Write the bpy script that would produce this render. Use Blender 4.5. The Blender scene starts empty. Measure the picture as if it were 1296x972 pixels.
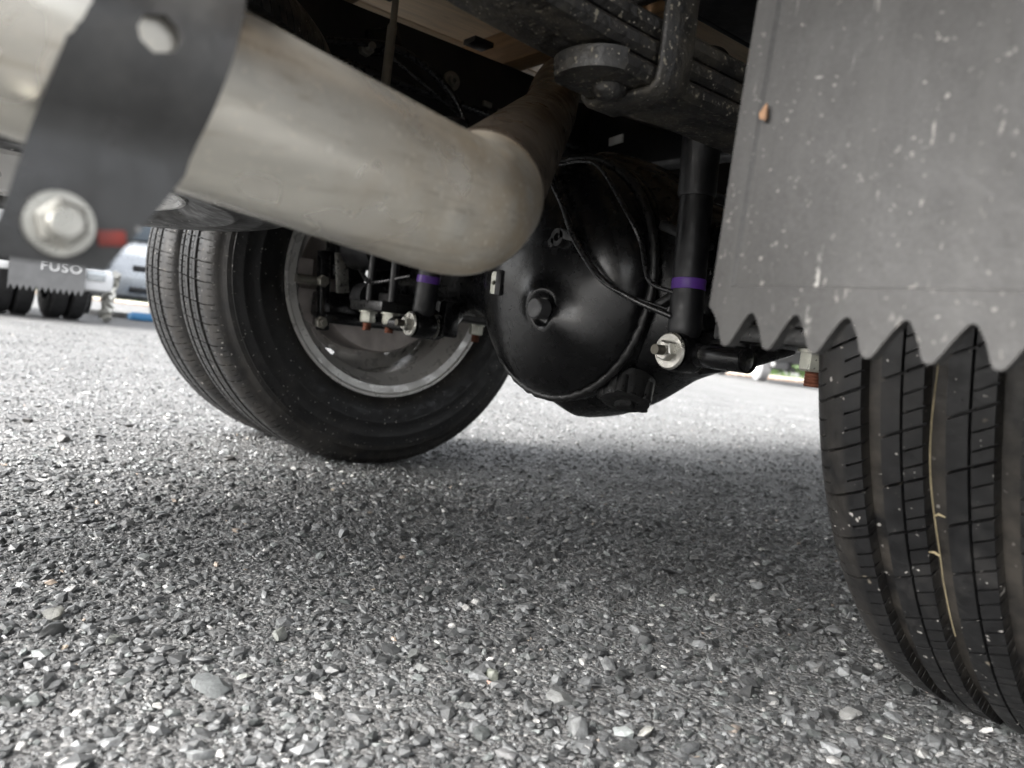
import bpy, bmesh, math, random
import numpy as np
from mathutils import Vector, Matrix

random.seed(7)
rng = np.random.default_rng(11)
S = bpy.context.scene
COL = S.collection
PI = math.pi

# ------------------------------------------------------------------ camera
CAM_POS = Vector((0.82456546, -0.79698469, 0.28185096))
CAM_R = Vector((0.62252121, 0.77435765, 0.11330298))
CAM_U = Vector((-0.11422915, -0.05332037, 0.9920225))
CAM_D = Vector((-0.77422157, 0.63049755, -0.05526116))
cd = bpy.data.cameras.new('camera')
cd.sensor_width = 36.0
cd.lens = 987.43 / 1296 * 36.0
cd.clip_start = 0.02
cd.clip_end = 3000
cd.dof.use_dof = True
cd.dof.focus_distance = 0.8
cd.dof.aperture_fstop = 7.0
cam = bpy.data.objects.new('camera', cd)
COL.objects.link(cam)
cam.matrix_world = Matrix(((CAM_R.x, CAM_U.x, -CAM_D.x, CAM_POS.x), (CAM_R.y, CAM_U.y, -CAM_D.y, CAM_POS.y),
                           (CAM_R.z, CAM_U.z, -CAM_D.z, CAM_POS.z), (0, 0, 0, 1)))
S.camera = cam

# ------------------------------------------------------------------ sky, sun, exposure (bright overcast)
SUN_EL, SUN_AZ = math.radians(40), math.radians(188)      # azimuth from +Y towards +X: low behind the truck
W = bpy.data.worlds.new('World')
S.world = W
W.use_nodes = True
nt = W.node_tree
nt.nodes.clear()
sky = nt.nodes.new('ShaderNodeTexSky')
sky.sky_type = 'NISHITA'
sky.sun_disc = False
sky.sun_elevation = SUN_EL
sky.sun_rotation = SUN_AZ
sky.air_density = 1.0
sky.dust_density = 6.0
hs = nt.nodes.new('ShaderNodeHueSaturation')
hs.inputs['Saturation'].default_value = 0.18               # a white cloud sheet, hardly any blue
bg = nt.nodes.new('ShaderNodeBackground')
bg.inputs['Strength'].default_value = 0.13
wo = nt.nodes.new('ShaderNodeOutputWorld')
nt.links.new(sky.outputs[0], hs.inputs['Color'])
nt.links.new(hs.outputs[0], bg.inputs['Color'])
nt.links.new(bg.outputs[0], wo.inputs['Surface'])
sd = bpy.data.lights.new('sun', 'SUN')
sd.energy = 1.3
sd.angle = math.radians(40)
sd.color = (1.0, 0.98, 0.95)
sun = bpy.data.objects.new('sun', sd)
COL.objects.link(sun)
sv = Vector((math.sin(SUN_AZ) * math.cos(SUN_EL), math.cos(SUN_AZ) * math.cos(SUN_EL), math.sin(SUN_EL)))
sun.rotation_euler = sv.to_track_quat('Z', 'Y').to_euler()
S.view_settings.view_transform = 'Standard'
S.view_settings.look = 'None'
S.view_settings.exposure = 2.36
S.view_settings.gamma = 1.0
S.cycles.max_bounces = 6
S.cycles.diffuse_bounces = 3
S.cycles.glossy_bounces = 3
S.cycles.caustics_reflective = False
S.cycles.caustics_refractive = False
S.view_settings.use_curve_mapping = False

# ------------------------------------------------------------------ materials
def mat(name, base, rough=0.5, metal=0.0, var=0.25, vscale=12.0, speck=(), bump=None, dust=None, rvar=0.15,
        coat=0.0, stretch=None, spec=0.5, extra=None):
    m = bpy.data.materials.new(name)
    m.use_nodes = True
    t = m.node_tree
    N, L = t.nodes, t.links
    b = N['Principled BSDF']
    tc = N.new('ShaderNodeTexCoord')
    co = tc.outputs['Object']
    def noise(scale, detail=4.0, rgh=0.6, st=None, c=None):
        n = N.new('ShaderNodeTexNoise')
        n.inputs['Scale'].default_value = scale
        n.inputs['Detail'].default_value = detail
        n.inputs['Roughness'].default_value = rgh
        src = c or co
        if st:
            mp = N.new('ShaderNodeMapping')
            mp.inputs['Scale'].default_value = st
            L.new(src, mp.inputs['Vector'])
            src = mp.outputs[0]
        L.new(src, n.inputs['Vector'])
        return n.outputs['Fac']
    def ramp(fac, a, bb, ca=(0, 0, 0, 1), cb=(1, 1, 1, 1)):
        r = N.new('ShaderNodeValToRGB')
        r.color_ramp.elements[0].position = a
        r.color_ramp.elements[1].position = bb
        r.color_ramp.elements[0].color = ca
        r.color_ramp.elements[1].color = cb
        L.new(fac, r.inputs[0])
        return r.outputs[0]
    def mix(fac, c1, c2):
        x = N.new('ShaderNodeMix')
        x.data_type = 'RGBA'
        for sock, v in ((x.inputs['Factor'], fac), (x.inputs[6], c1), (x.inputs[7], c2)):
            if hasattr(v, 'is_linked'):
                L.new(v, sock)
            else:
                sock.default_value = v
        return x.outputs[2]
    lo = tuple(c * (1 - var) for c in base) + (1,)
    hi = tuple(min(1, c * (1 + var)) for c in base) + (1,)
    col = ramp(noise(vscale, 3, 0.65, stretch), 0.32, 0.68, lo, hi)
    rsock = None
    if dust:                                  # broad dusty film: (colour, scale, amount 0..1)
        dcol, dsc, amt = dust
        f = ramp(noise(dsc, 5, 0.7), 0.62 - 0.35 * amt, 0.82 - 0.2 * amt)
        col = mix(f, col, tuple(dcol) + (1,))
        rsock = f
    for (scol, ssc, thr, st) in speck:        # grains, splashes
        f = ramp(noise(ssc, 2.0, 0.5, st), thr, thr + 0.035)
        col = mix(f, col, tuple(scol) + (1,))
    if extra:
        col = extra(N, L, col, mix, ramp, noise, co)
    L.new(col, b.inputs['Base Color'])
    rr = ramp(noise(vscale * 2.3, 2), 0.3, 0.7, (max(0.02, rough - rvar),) * 3 + (1,), (min(1, rough + rvar),) * 3 + (1,))
    if rsock is not None:
        rr = mix(rsock, rr, (min(1, rough + 0.3),) * 3 + (1,))
    L.new(rr, b.inputs['Roughness'])
    b.inputs['Metallic'].default_value = metal
    b.inputs['Specular IOR Level'].default_value = spec
    b.inputs['Coat Weight'].default_value = coat
    b.inputs['Coat Roughness'].default_value = 0.12
    if bump:
        bs, st, dist = bump
        bn = N.new('ShaderNodeBump')
        bn.inputs['Strength'].default_value = st
        bn.inputs['Distance'].default_value = dist
        L.new(noise(bs, 3, 0.6), bn.inputs['Height'])
        L.new(bn.outputs[0], b.inputs['Normal'])
    return m

DUSTC = (0.22, 0.20, 0.17)
def tyre_extra(N, L, col, mix, ramp, noise, co):
    a = N.new('ShaderNodeAttribute'); a.attribute_name = 'dirt'
    n = ramp(noise(30, 6), 0.35, 0.6)
    mm = N.new('ShaderNodeMath'); mm.operation = 'MULTIPLY'
    L.new(a.outputs['Fac'], mm.inputs[0]); L.new(n, mm.inputs[1])
    return mix(mm.outputs[0], col, (0.055, 0.049, 0.042, 1))
M = {}
M['rubber'] = mat('tyre_rubber', (0.0085, 0.0085, 0.009), 0.46, 0, 0.3, 25,
                  speck=[((0.45, 0.43, 0.40), 190, 0.70, None), ((0.16, 0.14, 0.11), 60, 0.73, None)],
                  bump=(130, 0.35, 0.0015), dust=((0.034, 0.032, 0.03), 16, 0.3), extra=tyre_extra)
M['black_paint'] = mat('black_chassis_paint', (0.005, 0.005, 0.0055), 0.26, 0, 0.2, 30, coat=0.1, bump=(50, 0.03, 0.003), rvar=0.04, spec=0.4)
M['black_dull'] = mat('dull_black_paint', (0.01, 0.01, 0.011), 0.45, 0, 0.3, 30, bump=(150, 0.15, 0.002))
M['cast_black'] = mat('black_cast_iron', (0.012, 0.012, 0.012), 0.38, 0, 0.3, 60, bump=(180, 0.35, 0.002), speck=[((0.12, 0.11, 0.1), 260, 0.76, None)])
def pipe_extra(N, L, col, mix, ramp, noise, co):
    sp = N.new('ShaderNodeSeparateXYZ'); L.new(co, sp.inputs[0])
    mr = N.new('ShaderNodeMapRange'); mr.inputs['From Min'].default_value = -0.66; mr.inputs['From Max'].default_value = -0.545
    L.new(sp.outputs['Y'], mr.inputs['Value'])
    m_ = N.new('ShaderNodeMath'); m_.operation = 'MULTIPLY'
    L.new(mr.outputs[0], m_.inputs[0]); L.new(ramp(noise(38, 5, 0.65), 0.30, 0.66), m_.inputs[1])
    col = mix(m_.outputs[0], col, (0.58, 0.48, 0.34, 1))                     # straw heat tint towards the elbow
    lines = ramp(noise(30, 3, 0.6, (7, 0.25, 7)), 0.56, 0.72)                  # drawing marks along the tube
    col = mix(lines, col, (0.52, 0.47, 0.39, 1))
    sp1 = ramp(noise(330, 2, 0.5), 0.64, 0.68)
    return mix(sp1, col, (0.80, 0.75, 0.66, 1))
M['exhaust'] = mat('aluminised_exhaust_steel', (0.71, 0.68, 0.61), 0.30, 0.78, 0.12, 7, stretch=(6, 1.2, 6),
                   speck=[((0.80, 0.77, 0.70), 120, 0.70, (1, 0.6, 1))],
                   dust=((0.60, 0.55, 0.47), 13, 0.2), bump=(70, 0.05, 0.002), rvar=0.12, extra=pipe_extra)
M['exhaust_inner'] = mat('shade_darkened_steel', (0.12, 0.098, 0.078), 0.36, 0.75, 0.3, 14, speck=[((0.4, 0.36, 0.3), 150, 0.74, None)], bump=(90, 0.08, 0.002))  # pipe steel darkened in its colour to sink into the underside's shade
M['strap'] = mat('dark_grey_strap_steel', (0.055, 0.055, 0.055), 0.4, 0.2, 0.3, 20, speck=[((0.28, 0.28, 0.27), 110, 0.72, None)],
                 dust=((0.09, 0.088, 0.085), 18, 0.3), bump=(200, 0.15, 0.002))
M['zinc'] = mat('zinc_plated_steel', (0.50, 0.49, 0.45), 0.34, 0.85, 0.2, 60, bump=(200, 0.1, 0.001))
M['nut'] = mat('pale_zinc_nut', (0.56, 0.56, 0.49), 0.4, 0.55, 0.15, 80, bump=(200, 0.1, 0.001))
M['rust'] = mat('rusty_thread', (0.16, 0.055, 0.03), 0.75, 0.1, 0.4, 90, bump=(500, 0.4, 0.001))
M['rim'] = mat('silver_wheel_paint', (0.66, 0.65, 0.63), 0.32, 0.3, 0.10, 14, speck=[((0.25, 0.22, 0.20), 80, 0.76, None)], bump=(60, 0.05, 0.002))
M['drum'] = mat('brown_grey_brake_iron', (0.54, 0.49, 0.465), 0.5, 0.2, 0.2, 20, bump=(160, 0.15, 0.001))
def flap_extra(N, L, col, mix, ramp, noise, co):
    fine = ramp(noise(420, 3, 0.7), 0.40, 0.62)
    col = mix(fine, col, (0.036, 0.035, 0.034, 1))
    a = ramp(noise(6, 4, 0.6, (14, 1, 0.3)), 0.52, 0.80)
    col = mix(a, col, (0.042, 0.041, 0.039, 1))
    scr = ramp(noise(26, 3, 0.55, (4.5, 1, 0.26)), 0.675, 0.72)            # downward scrapes
    brk = ramp(noise(160, 2, 0.5), 0.44, 0.56)
    m_ = N.new('ShaderNodeMath'); m_.operation = 'MULTIPLY'
    L.new(scr, m_.inputs[0]); L.new(brk, m_.inputs[1])
    col = mix(m_.outputs[0], col, (0.24, 0.235, 0.22, 1))
    sc2 = ramp(noise(60, 2, 0.5, (0.5, 1, 2.4)), 0.735, 0.76)
    return mix(sc2, col, (0.18, 0.175, 0.165, 1))
M['flap'] = mat('dusty_mud_flap_rubber', (0.028, 0.027, 0.026), 0.6, 0, 0.10, 16, rvar=0.04,
                speck=[((0.20, 0.19, 0.175), 85, 0.70, (1.3, 1, 0.4)), ((0.17, 0.163, 0.15), 260, 0.665, None), ((0.025, 0.025, 0.025), 120, 0.70, None)],
                bump=(160, 0.3, 0.0015), extra=flap_extra)
M['muddy'] = mat('mud_splashed_spring_steel', (0.020, 0.019, 0.018), 0.46, 0, 0.4, 40,
                 speck=[((0.20, 0.18, 0.14), 240, 0.645, None), ((0.55, 0.51, 0.44), 320, 0.70, None)],
                 dust=((0.075, 0.066, 0.05), 22, 0.42), bump=(170, 0.5, 0.003))
M['wood'] = mat('pale_plywood', (0.84, 0.67, 0.48), 0.6, 0, 0.16, 9, stretch=(14, 1, 14), speck=[((0.3, 0.19, 0.1), 30, 0.72, (6, 0.4, 6))], bump=(90, 0.1, 0.001))
M['wood_dark'] = mat('brown_joist_wood', (0.30, 0.18, 0.09), 0.6, 0, 0.25, 9, stretch=(1, 14, 14), bump=(90, 0.15, 0.001))
M['purple'] = mat('purple_paint', (0.13, 0.045, 0.33), 0.45, 0, 0.12, 30)
M['red'] = mat('red_paint_mark', (0.27, 0.045, 0.035), 0.5, 0, 0.3, 90)
M['white'] = mat('white_paint', (0.78, 0.78, 0.77), 0.4, 0, 0.05, 8)
M['rod'] = mat('dull_steel_rod', (0.25, 0.24, 0.21), 0.45, 0.6, 0.2, 30)
M['cable'] = mat('black_cable', (0.012, 0.012, 0.013), 0.3, 0, 0.2, 60)
M['white_body'] = mat('white_vehicle_paint', (0.72, 0.73, 0.74), 0.25, 0, 0.03, 3, coat=0.5)
M['silver_body'] = mat('silver_vehicle_paint', (0.52, 0.55, 0.58), 0.28, 0.3, 0.04, 3, coat=0.5)
M['dark_plastic'] = mat('dark_plastic', (0.02, 0.02, 0.022), 0.5, 0, 0.2, 10)
M['grey_flap'] = mat('grey_flap_rubber', (0.17, 0.17, 0.17), 0.6, 0, 0.1, 10)
M['far_tyre'] = mat('worn_tyre_rubber', (0.025, 0.025, 0.026), 0.6, 0, 0.2, 10)
M['glass'] = mat('dark_window_glass', (0.03, 0.04, 0.05), 0.08, 0, 0.05, 3)
M['lamp'] = mat('headlamp_lens', (0.5, 0.53, 0.55), 0.12, 0.5, 0.1, 10)
M['orange'] = mat('orange_lens', (0.75, 0.16, 0.03), 0.3, 0, 0.1, 10)
M['blue'] = mat('blue_plastic', (0.05, 0.20, 0.40), 0.45, 0, 0.12, 6)
M['straw'] = mat('dry_straw', (0.30, 0.25, 0.15), 0.7, 0, 0.3, 60)
M['leaf'] = mat('dry_orange_leaf', (0.25, 0.14, 0.075), 0.7, 0, 0.35, 90)
M['grass'] = mat('grass_blades', (0.07, 0.13, 0.025), 0.7, 0, 0.4, 3)
M['kerb'] = mat('concrete_kerb', (0.42, 0.38, 0.33), 0.8, 0, 0.15, 8)
M['hedge'] = mat('hedge_leaves', (0.05, 0.09, 0.025), 0.7, 0, 0.4, 6)

# stones: colour rides on each piece of stone
def stone_mat(name, attr):
    m = bpy.data.materials.new(name); m.use_nodes = True
    N, L = m.node_tree.nodes, m.node_tree.links
    b = N['Principled BSDF']
    if attr:
        a = N.new('ShaderNodeAttribute'); a.attribute_name = 'stone_colour'; c = a.outputs['Color']
    else:
        a = N.new('ShaderNodeObjectInfo'); c = a.outputs['Color']
    tc = N.new('ShaderNodeTexCoord')
    n = N.new('ShaderNodeTexNoise'); n.inputs['Scale'].default_value = 260 if attr else 3.5; n.inputs['Detail'].default_value = 4 if attr else 9
    n.inputs['Roughness'].default_value = 0.7
    L.new(tc.outputs['Object'], n.inputs['Vector'])
    r = N.new('ShaderNodeValToRGB'); r.color_ramp.elements[0].position = 0.3; r.color_ramp.elements[1].position = 0.72
    r.color_ramp.elements[0].color = (0.62,) * 3 + (1,); r.color_ramp.elements[1].color = (1.35,) * 3 + (1,)
    L.new(n.outputs['Fac'], r.inputs[0])
    x = N.new('ShaderNodeMix'); x.data_type = 'RGBA'; x.blend_type = 'MULTIPLY'; x.inputs['Factor'].default_value = 1
    L.new(c, x.inputs[6]); L.new(r.outputs[0], x.inputs[7])
    L.new(x.outputs[2], b.inputs['Base Color'])
    b.inputs['Roughness'].default_value = 0.4
    bn = N.new('ShaderNodeBump'); bn.inputs['Strength'].default_value = 0.35; bn.inputs['Distance'].default_value = 0.002 if attr else 0.004
    L.new(n.outputs['Fac'], bn.inputs['Height']); L.new(bn.outputs[0], b.inputs['Normal'])
    return m
M['gravel'] = stone_mat('gravel_grains', True)
M['stone'] = stone_mat('gravel_stone', False)

def ground_mat():
    m = bpy.data.materials.new('packed_gravel'); m.use_nodes = True
    N, L = m.node_tree.nodes, m.node_tree.links
    b = N['Principled BSDF']
    tc = N.new('ShaderNodeTexCoord'); co = tc.outputs['Object']
    v = N.new('ShaderNodeTexVoronoi'); v.inputs['Scale'].default_value = 190; L.new(co, v.inputs['Vector'])
    r = N.new('ShaderNodeValToRGB')
    e = r.color_ramp.elements
    e[0].position = 0.0; e[0].color = (0.075, 0.075, 0.075, 1)
    e[1].position = 1.0; e[1].color = (0.38, 0.375, 0.365, 1)
    k = r.color_ramp.elements.new(0.75); k.color = (0.17, 0.17, 0.168, 1)
    L.new(v.outputs['Color'], r.inputs[0])
    n = N.new('ShaderNodeTexNoise'); n.inputs['Scale'].default_value = 2.2; n.inputs['Detail'].default_value = 8; L.new(co, n.inputs['Vector'])
    r2 = N.new('ShaderNodeValToRGB'); r2.color_ramp.elements[0].color = (0.8,) * 3 + (1,); r2.color_ramp.elements[1].color = (1.2,) * 3 + (1,)
    r2.color_ramp.elements[0].position = 0.3; r2.color_ramp.elements[1].position = 0.7
    L.new(n.outputs['Fac'], r2.inputs[0])
    x = N.new('ShaderNodeMix'); x.data_type = 'RGBA'; x.blend_type = 'MULTIPLY'; x.inputs['Factor'].default_value = 1
    L.new(r.outputs[0], x.inputs[6]); L.new(r2.outputs[0], x.inputs[7]); L.new(x.outputs[2], b.inputs['Base Color'])
    b.inputs['Roughness'].default_value = 0.6
    n2 = N.new('ShaderNodeTexNoise'); n2.inputs['Scale'].default_value = 120; n2.inputs['Detail'].default_value = 8; n2.inputs['Roughness'].default_value = 0.75
    L.new(co, n2.inputs['Vector'])
    b1 = N.new('ShaderNodeBump'); b1.inputs['Strength'].default_value = 0.8; b1.inputs['Distance'].default_value = 0.006; b1.invert = True
    L.new(v.outputs['Distance'], b1.inputs['Height'])
    b2 = N.new('ShaderNodeBump'); b2.inputs['Strength'].default_value = 0.7; b2.inputs['Distance'].default_value = 0.005
    L.new(n2.outputs['Fac'], b2.inputs['Height']); L.new(b1.outputs[0], b2.inputs['Normal'])
    L.new(b2.outputs[0], b.inputs['Normal'])
    return m
M['ground'] = ground_mat()

# ------------------------------------------------------------------ mesh helpers
def V(*a):
    return Vector(a)

class G:
    """collects shapes; build() links them as one mesh object"""
    def __init__(s):
        s.v, s.f = [], []
    def add(s, vs, fs):
        o = len(s.v)
        s.v += [tuple(x) for x in vs]
        s.f += [tuple(i + o for i in q) for q in fs]
        return s
    def box(s, c, size, rot=None, bev=0.0):
        bm = bmesh.new()
        bmesh.ops.create_cube(bm, size=1.0)
        bmesh.ops.scale(bm, vec=size, verts=bm.verts)
        if bev:
            bmesh.ops.bevel(bm, geom=bm.edges[:], offset=bev, segments=2, affect='EDGES', profile=0.5)
        if rot is not None:
            bmesh.ops.rotate(bm, cent=(0, 0, 0), matrix=rot.to_3x3() if hasattr(rot, 'to_3x3') else rot, verts=bm.verts)
        bm.verts.index_update()
        c = Vector(c)
        s.add([v.co + c for v in bm.verts], [[v.index for v in f.verts] for f in bm.faces])
        bm.free()
        return s
    def tube(s, pts, r, n=16, caps=True, ell=1.0):
        pts = [Vector(p) for p in pts]
        k = len(pts)
        rs = [r] * k if not hasattr(r, '__len__') else list(r)
        tan = []
        for i in range(k):
            a = pts[max(0, i - 1)]; b = pts[min(k - 1, i + 1)]
            d = (b - a)
            tan.append(d.normalized() if d.length > 1e-9 else Vector((0, 0, 1)))
        up = Vector((0, 0, 1)) if abs(tan[0].z) < 0.9 else Vector((1, 0, 0))
        nrm = (up - tan[0] * up.dot(tan[0])).normalized()
        vs, fs = [], []
        for i in range(k):
            nrm = (nrm - tan[i] * nrm.dot(tan[i])).normalized()
            bn = tan[i].cross(nrm)
            for j in range(n):
                a = 2 * PI * j / n
                vs.append(pts[i] + (nrm * math.cos(a) * ell + bn * math.sin(a)) * rs[i])
        for i in range(k - 1):
            for j in range(n):
                q = (j + 1) % n
                fs.append((i * n + j, i * n + q, (i + 1) * n + q, (i + 1) * n + j))
        if caps:
            fs.append(tuple(range(n - 1, -1, -1)))
            fs.append(tuple((k - 1) * n + j for j in range(n)))
        return s.add(vs, fs)
    def cyl(s, p0, p1, r0, r1=None, n=24):
        return s.tube([p0, p1], [r0, r0 if r1 is None else r1], n)
    def lathe(s, prof, c, ax, n=48, closed=False):
        """prof: (along axis, radius); ax: unit axis"""
        ax = Vector(ax).normalized(); c = Vector(c)
        u = ax.orthogonal().normalized(); w = ax.cross(u)
        vs, fs = [], []
        k = len(prof)
        for (h, r) in prof:
            for j in range(n):
                a = 2 * PI * j / n
                vs.append(c + ax * h + (u * math.cos(a) + w * math.sin(a)) * r)
        for i in range(k if closed else k - 1):
            i2 = (i + 1) % k
            for j in range(n):
                q = (j + 1) % n
                fs.append((i * n + j, i * n + q, i2 * n + q, i2 * n + j))
        return s.add(vs, fs)
    def hexa(s, c, ax, r, h, ch=0.12):
        ax = Vector(ax).normalized(); c = Vector(c)
        return s.lathe([(0, 0.001), (0, r), (h * (1 - ch), r), (h, r * 0.86), (h, 0.001)], c, ax, 6)
    def rect_sweep(s, pts, w, t, side):
        """flat bar: w along `side`, t across it, along pts, eased corners"""
        pts = [Vector(p) for p in pts]; side = Vector(side).normalized()
        k = len(pts); vs, fs = [], []
        b = min(w, t) * 0.28
        sec = [(-w / 2 + b, -t / 2), (w / 2 - b, -t / 2), (w / 2, -t / 2 + b), (w / 2, t / 2 - b), (w / 2 - b, t / 2), (-w / 2 + b, t / 2), (-w / 2, t / 2 - b), (-w / 2, -t / 2 + b)]
        for i in range(k):
            d = (pts[min(k - 1, i + 1)] - pts[max(0, i - 1)]).normalized()
            nn = side.cross(d).normalized()
            for (a, c) in sec:
                vs.append(pts[i] + side * a + nn * c)
        m = len(sec)
        for i in range(k - 1):
            for j in range(m):
                q = (j + 1) % m
                fs.append((i * m + j, i * m + q, (i + 1) * m + q, (i + 1) * m + j))
        fs.append(tuple(range(m - 1, -1, -1))); fs.append(tuple((k - 1) * m + j for j in range(m)))
        return s.add(vs, fs)
    def build(s, name, material, parent=None, smooth=35, loc=None, rotz=0.0):
        me = bpy.data.meshes.new(name)
        me.from_pydata(s.v, [], s.f)
        bm = bmesh.new(); bm.from_mesh(me)
        bmesh.ops.recalc_face_normals(bm, faces=bm.faces[:])
        bm.to_mesh(me); bm.free()
        return link(name, me, material, parent, smooth, loc, rotz)

def link(name, me, material, parent=None, smooth=35, loc=None, rotz=0.0):
    if material is not None:
        me.materials.clear(); me.materials.append(M[material] if isinstance(material, str) else material)
    if smooth:
        me.polygons.foreach_set('use_smooth', [True] * len(me.polygons))
        me.set_sharp_from_angle(angle=math.radians(smooth))
    o = bpy.data.objects.new(name, me)
    COL.objects.link(o)
    if parent is not None:
        o.parent = parent
    if loc is not None:
        o.location = loc
    o.rotation_euler.z = rotz
    return o

def empty(name, loc=(0, 0, 0), rotz=0.0, parent=None):
    o = bpy.data.objects.new(name, None)
    o.empty_display_size = 0.1
    COL.objects.link(o)
    o.location = loc; o.rotation_euler = (0, 0, rotz)
    if parent is not None:
        o.parent = parent
    return o

def tag(o, label=None, cat=None, group=None, kind=None):
    for k, v in (('label', label), ('category', cat), ('group', group), ('kind', kind)):
        if v:
            o[k] = v
    return o

def copy_tree(o, parent=None):
    c = o.copy(); COL.objects.link(c); c.parent = parent
    for ch in list(o.children):
        copy_tree(ch, c)
    return c

def bez(pts, n=8):
    """Catmull-Rom through pts"""
    P = [Vector(p) for p in pts]
    P = [P[0] * 2 - P[1]] + P + [P[-1] * 2 - P[-2]]
    out = []
    for i in range(1, len(P) - 2):
        for k in range(n):
            t = k / n
            a, b, c, d = P[i - 1:i + 3]
            out.append(0.5 * ((2 * b) + (c - a) * t + (2 * a - 5 * b + 4 * c - d) * t * t + (3 * b - a - 3 * c + d) * t ** 3))
    out.append(P[-2])
    return out

# ------------------------------------------------------------------ ground
def hgt(x, y):
    x = np.asarray(x, float); y = np.asarray(y, float)
    h = 0.004 * np.sin(3.1 * x + 1.7 * y + 0.4) + 0.003 * np.sin(7.3 * x - 4.1 * y + 1.2) + 0.002 * np.sin(13.7 * y + 5.3 * x) + 0.0015 * np.sin(23 * x - 17 * y)
    h += 0.010 * np.exp(-((x + 0.72) ** 2 + y ** 2) / 0.14) + 0.018 * np.exp(-((x - 0.72) / 0.30) ** 2 - ((y - 0.06) / 0.22) ** 2)
    fade = np.clip(1.6 - np.hypot(x, y) / 8, 0, 1)
    return h * fade - 0.004

ax_ = np.unique(np.concatenate([-np.geomspace(4, 900, 40), np.linspace(-4, 4, 230), np.geomspace(4, 900, 40)]))
gx, gy = np.meshgrid(ax_, ax_)
gz = hgt(gx, gy)
nn = len(ax_)
me = bpy.data.meshes.new('ground')
idx = np.arange(nn * nn).reshape(nn, nn)
quads = np.stack([idx[:-1, :-1], idx[:-1, 1:], idx[1:, 1:], idx[1:, :-1]], -1).reshape(-1, 4)
me.from_pydata(np.stack([gx, gy, gz], -1).reshape(-1, 3).tolist(), [], quads.tolist())
ground = tag(link('ground', me, 'ground', smooth=0), kind='structure')
ground.data.polygons.foreach_set('use_smooth', [True] * len(ground.data.polygons))

# ---- loose gravel: real stones, angular, a colour each
PH = (1 + 5 ** 0.5) / 2
ICO_V = np.array([(-1, PH, 0), (1, PH, 0), (-1, -PH, 0), (1, -PH, 0), (0, -1, PH), (0, 1, PH), (0, -1, -PH), (0, 1, -PH), (PH, 0, -1), (PH, 0, 1), (-PH, 0, -1), (-PH, 0, 1)], float)
ICO_V /= np.linalg.norm(ICO_V[0])
ICO_F = np.array([(0, 11, 5), (0, 5, 1), (0, 1, 7), (0, 7, 10), (0, 10, 11), (1, 5, 9), (5, 11, 4), (11, 10, 2), (10, 7, 6), (7, 1, 8), (3, 9, 4), (3, 4, 2), (3, 2, 6), (3, 6, 8), (3, 8, 9), (4, 9, 5), (2, 4, 11), (6, 2, 10), (8, 6, 7), (9, 8, 1)])
OCT_V = np.array([(1, 0, 0), (-1, 0, 0), (0, 1, 0), (0, -1, 0), (0, 0, 1), (0, 0, -1)], float)
OCT_F = np.array([(0, 2, 4), (2, 1, 4), (1, 3, 4), (3, 0, 4), (2, 0, 5), (1, 2, 5), (3, 1, 5), (0, 3, 5)])

def rot_rand(n, tilt):
    a = rng.uniform(0, 2 * PI, n); b = rng.normal(0, tilt, n); c = rng.normal(0, tilt, n)
    def m(i, j, ang):
        r = np.tile(np.eye(3), (n, 1, 1)); r[:, i, i] = np.cos(ang); r[:, j, j] = np.cos(ang); r[:, i, j] = -np.sin(ang); r[:, j, i] = np.sin(ang)
        return r
    return m(0, 1, a) @ m(0, 2, b) @ m(1, 2, c) @ m(0, 1, rng.uniform(0, 2 * PI, n))

def stone_cols(n):
    g = np.clip(rng.lognormal(math.log(0.10), 0.45, n), 0.03, 0.34)
    c = np.stack([g * 0.97, g, g * 1.01], 1)
    w = rng.random(n) < 0.03
    c[w] = rng.uniform(0.26, 0.5, (w.sum(), 1)) * np.array([1, 0.99, 0.96])
    t = rng.random(n) < 0.003
    c[t] = rng.uniform(0.22, 0.42, (t.sum(), 1)) * np.array([1.05, 0.86, 0.70])
    gr = rng.random(n) < 0.12
    c[gr] *= np.array([0.97, 1.01, 0.98])
    return c

def scatter(pos, size, BV, BF, tilt=0.28, gain=1.0):
    n = len(pos); k = len(BV)
    v = BV[None] * rng.uniform(0.80, 1.2, (n, k, 1)) + rng.normal(0, 0.075, (n, k, 3))
    sc = np.stack([np.ones(n), rng.uniform(0.42, 0.92, n), rng.uniform(0.25, 0.62, n)], 1)
    v = v * (sc * size[:, None] * 0.5)[:, None, :]
    v = np.einsum('nij,nkj->nki', rot_rand(n, tilt), v)
    z = hgt(pos[:, 0], pos[:, 1]) + size * rng.uniform(-0.06, 0.16, n)
    v += np.stack([pos[:, 0], pos[:, 1], z], 1)[:, None]
    f = BF[None] + (np.arange(n) * k)[:, None, None]
    return v.reshape(-1, 3), f.reshape(-1, 3), np.repeat(stone_cols(n) * gain, k, 0)

def sector(n, r0, r1, power, half=66):
    """points in front of where the photographer crouched; density falls with distance as r**-power"""
    u = rng.random(n)
    e = 2 - power
    r = (r0 ** e + u * (r1 ** e - r0 ** e)) ** (1 / e) if abs(e) > 1e-6 else r0 * (r1 / r0) ** u
    a = math.atan2(CAM_D.y, CAM_D.x) + np.radians(rng.uniform(-half, half, n))
    return np.stack([CAM_POS.x + r * np.cos(a), CAM_POS.y + r * np.sin(a)], 1)

def keep_off(p, size):
    """no stones inside the tyres' footprints"""
    ok = np.ones(len(p), bool)
    for cx, cy in ((-0.892, 0), (-0.649, 0), (0.615, 0.075), (0.845, 0.075)):
        ok &= ~((abs(p[:, 0] - cx) < 0.085) & (abs(p[:, 1] - cy) < 0.06))
    return ok

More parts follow.
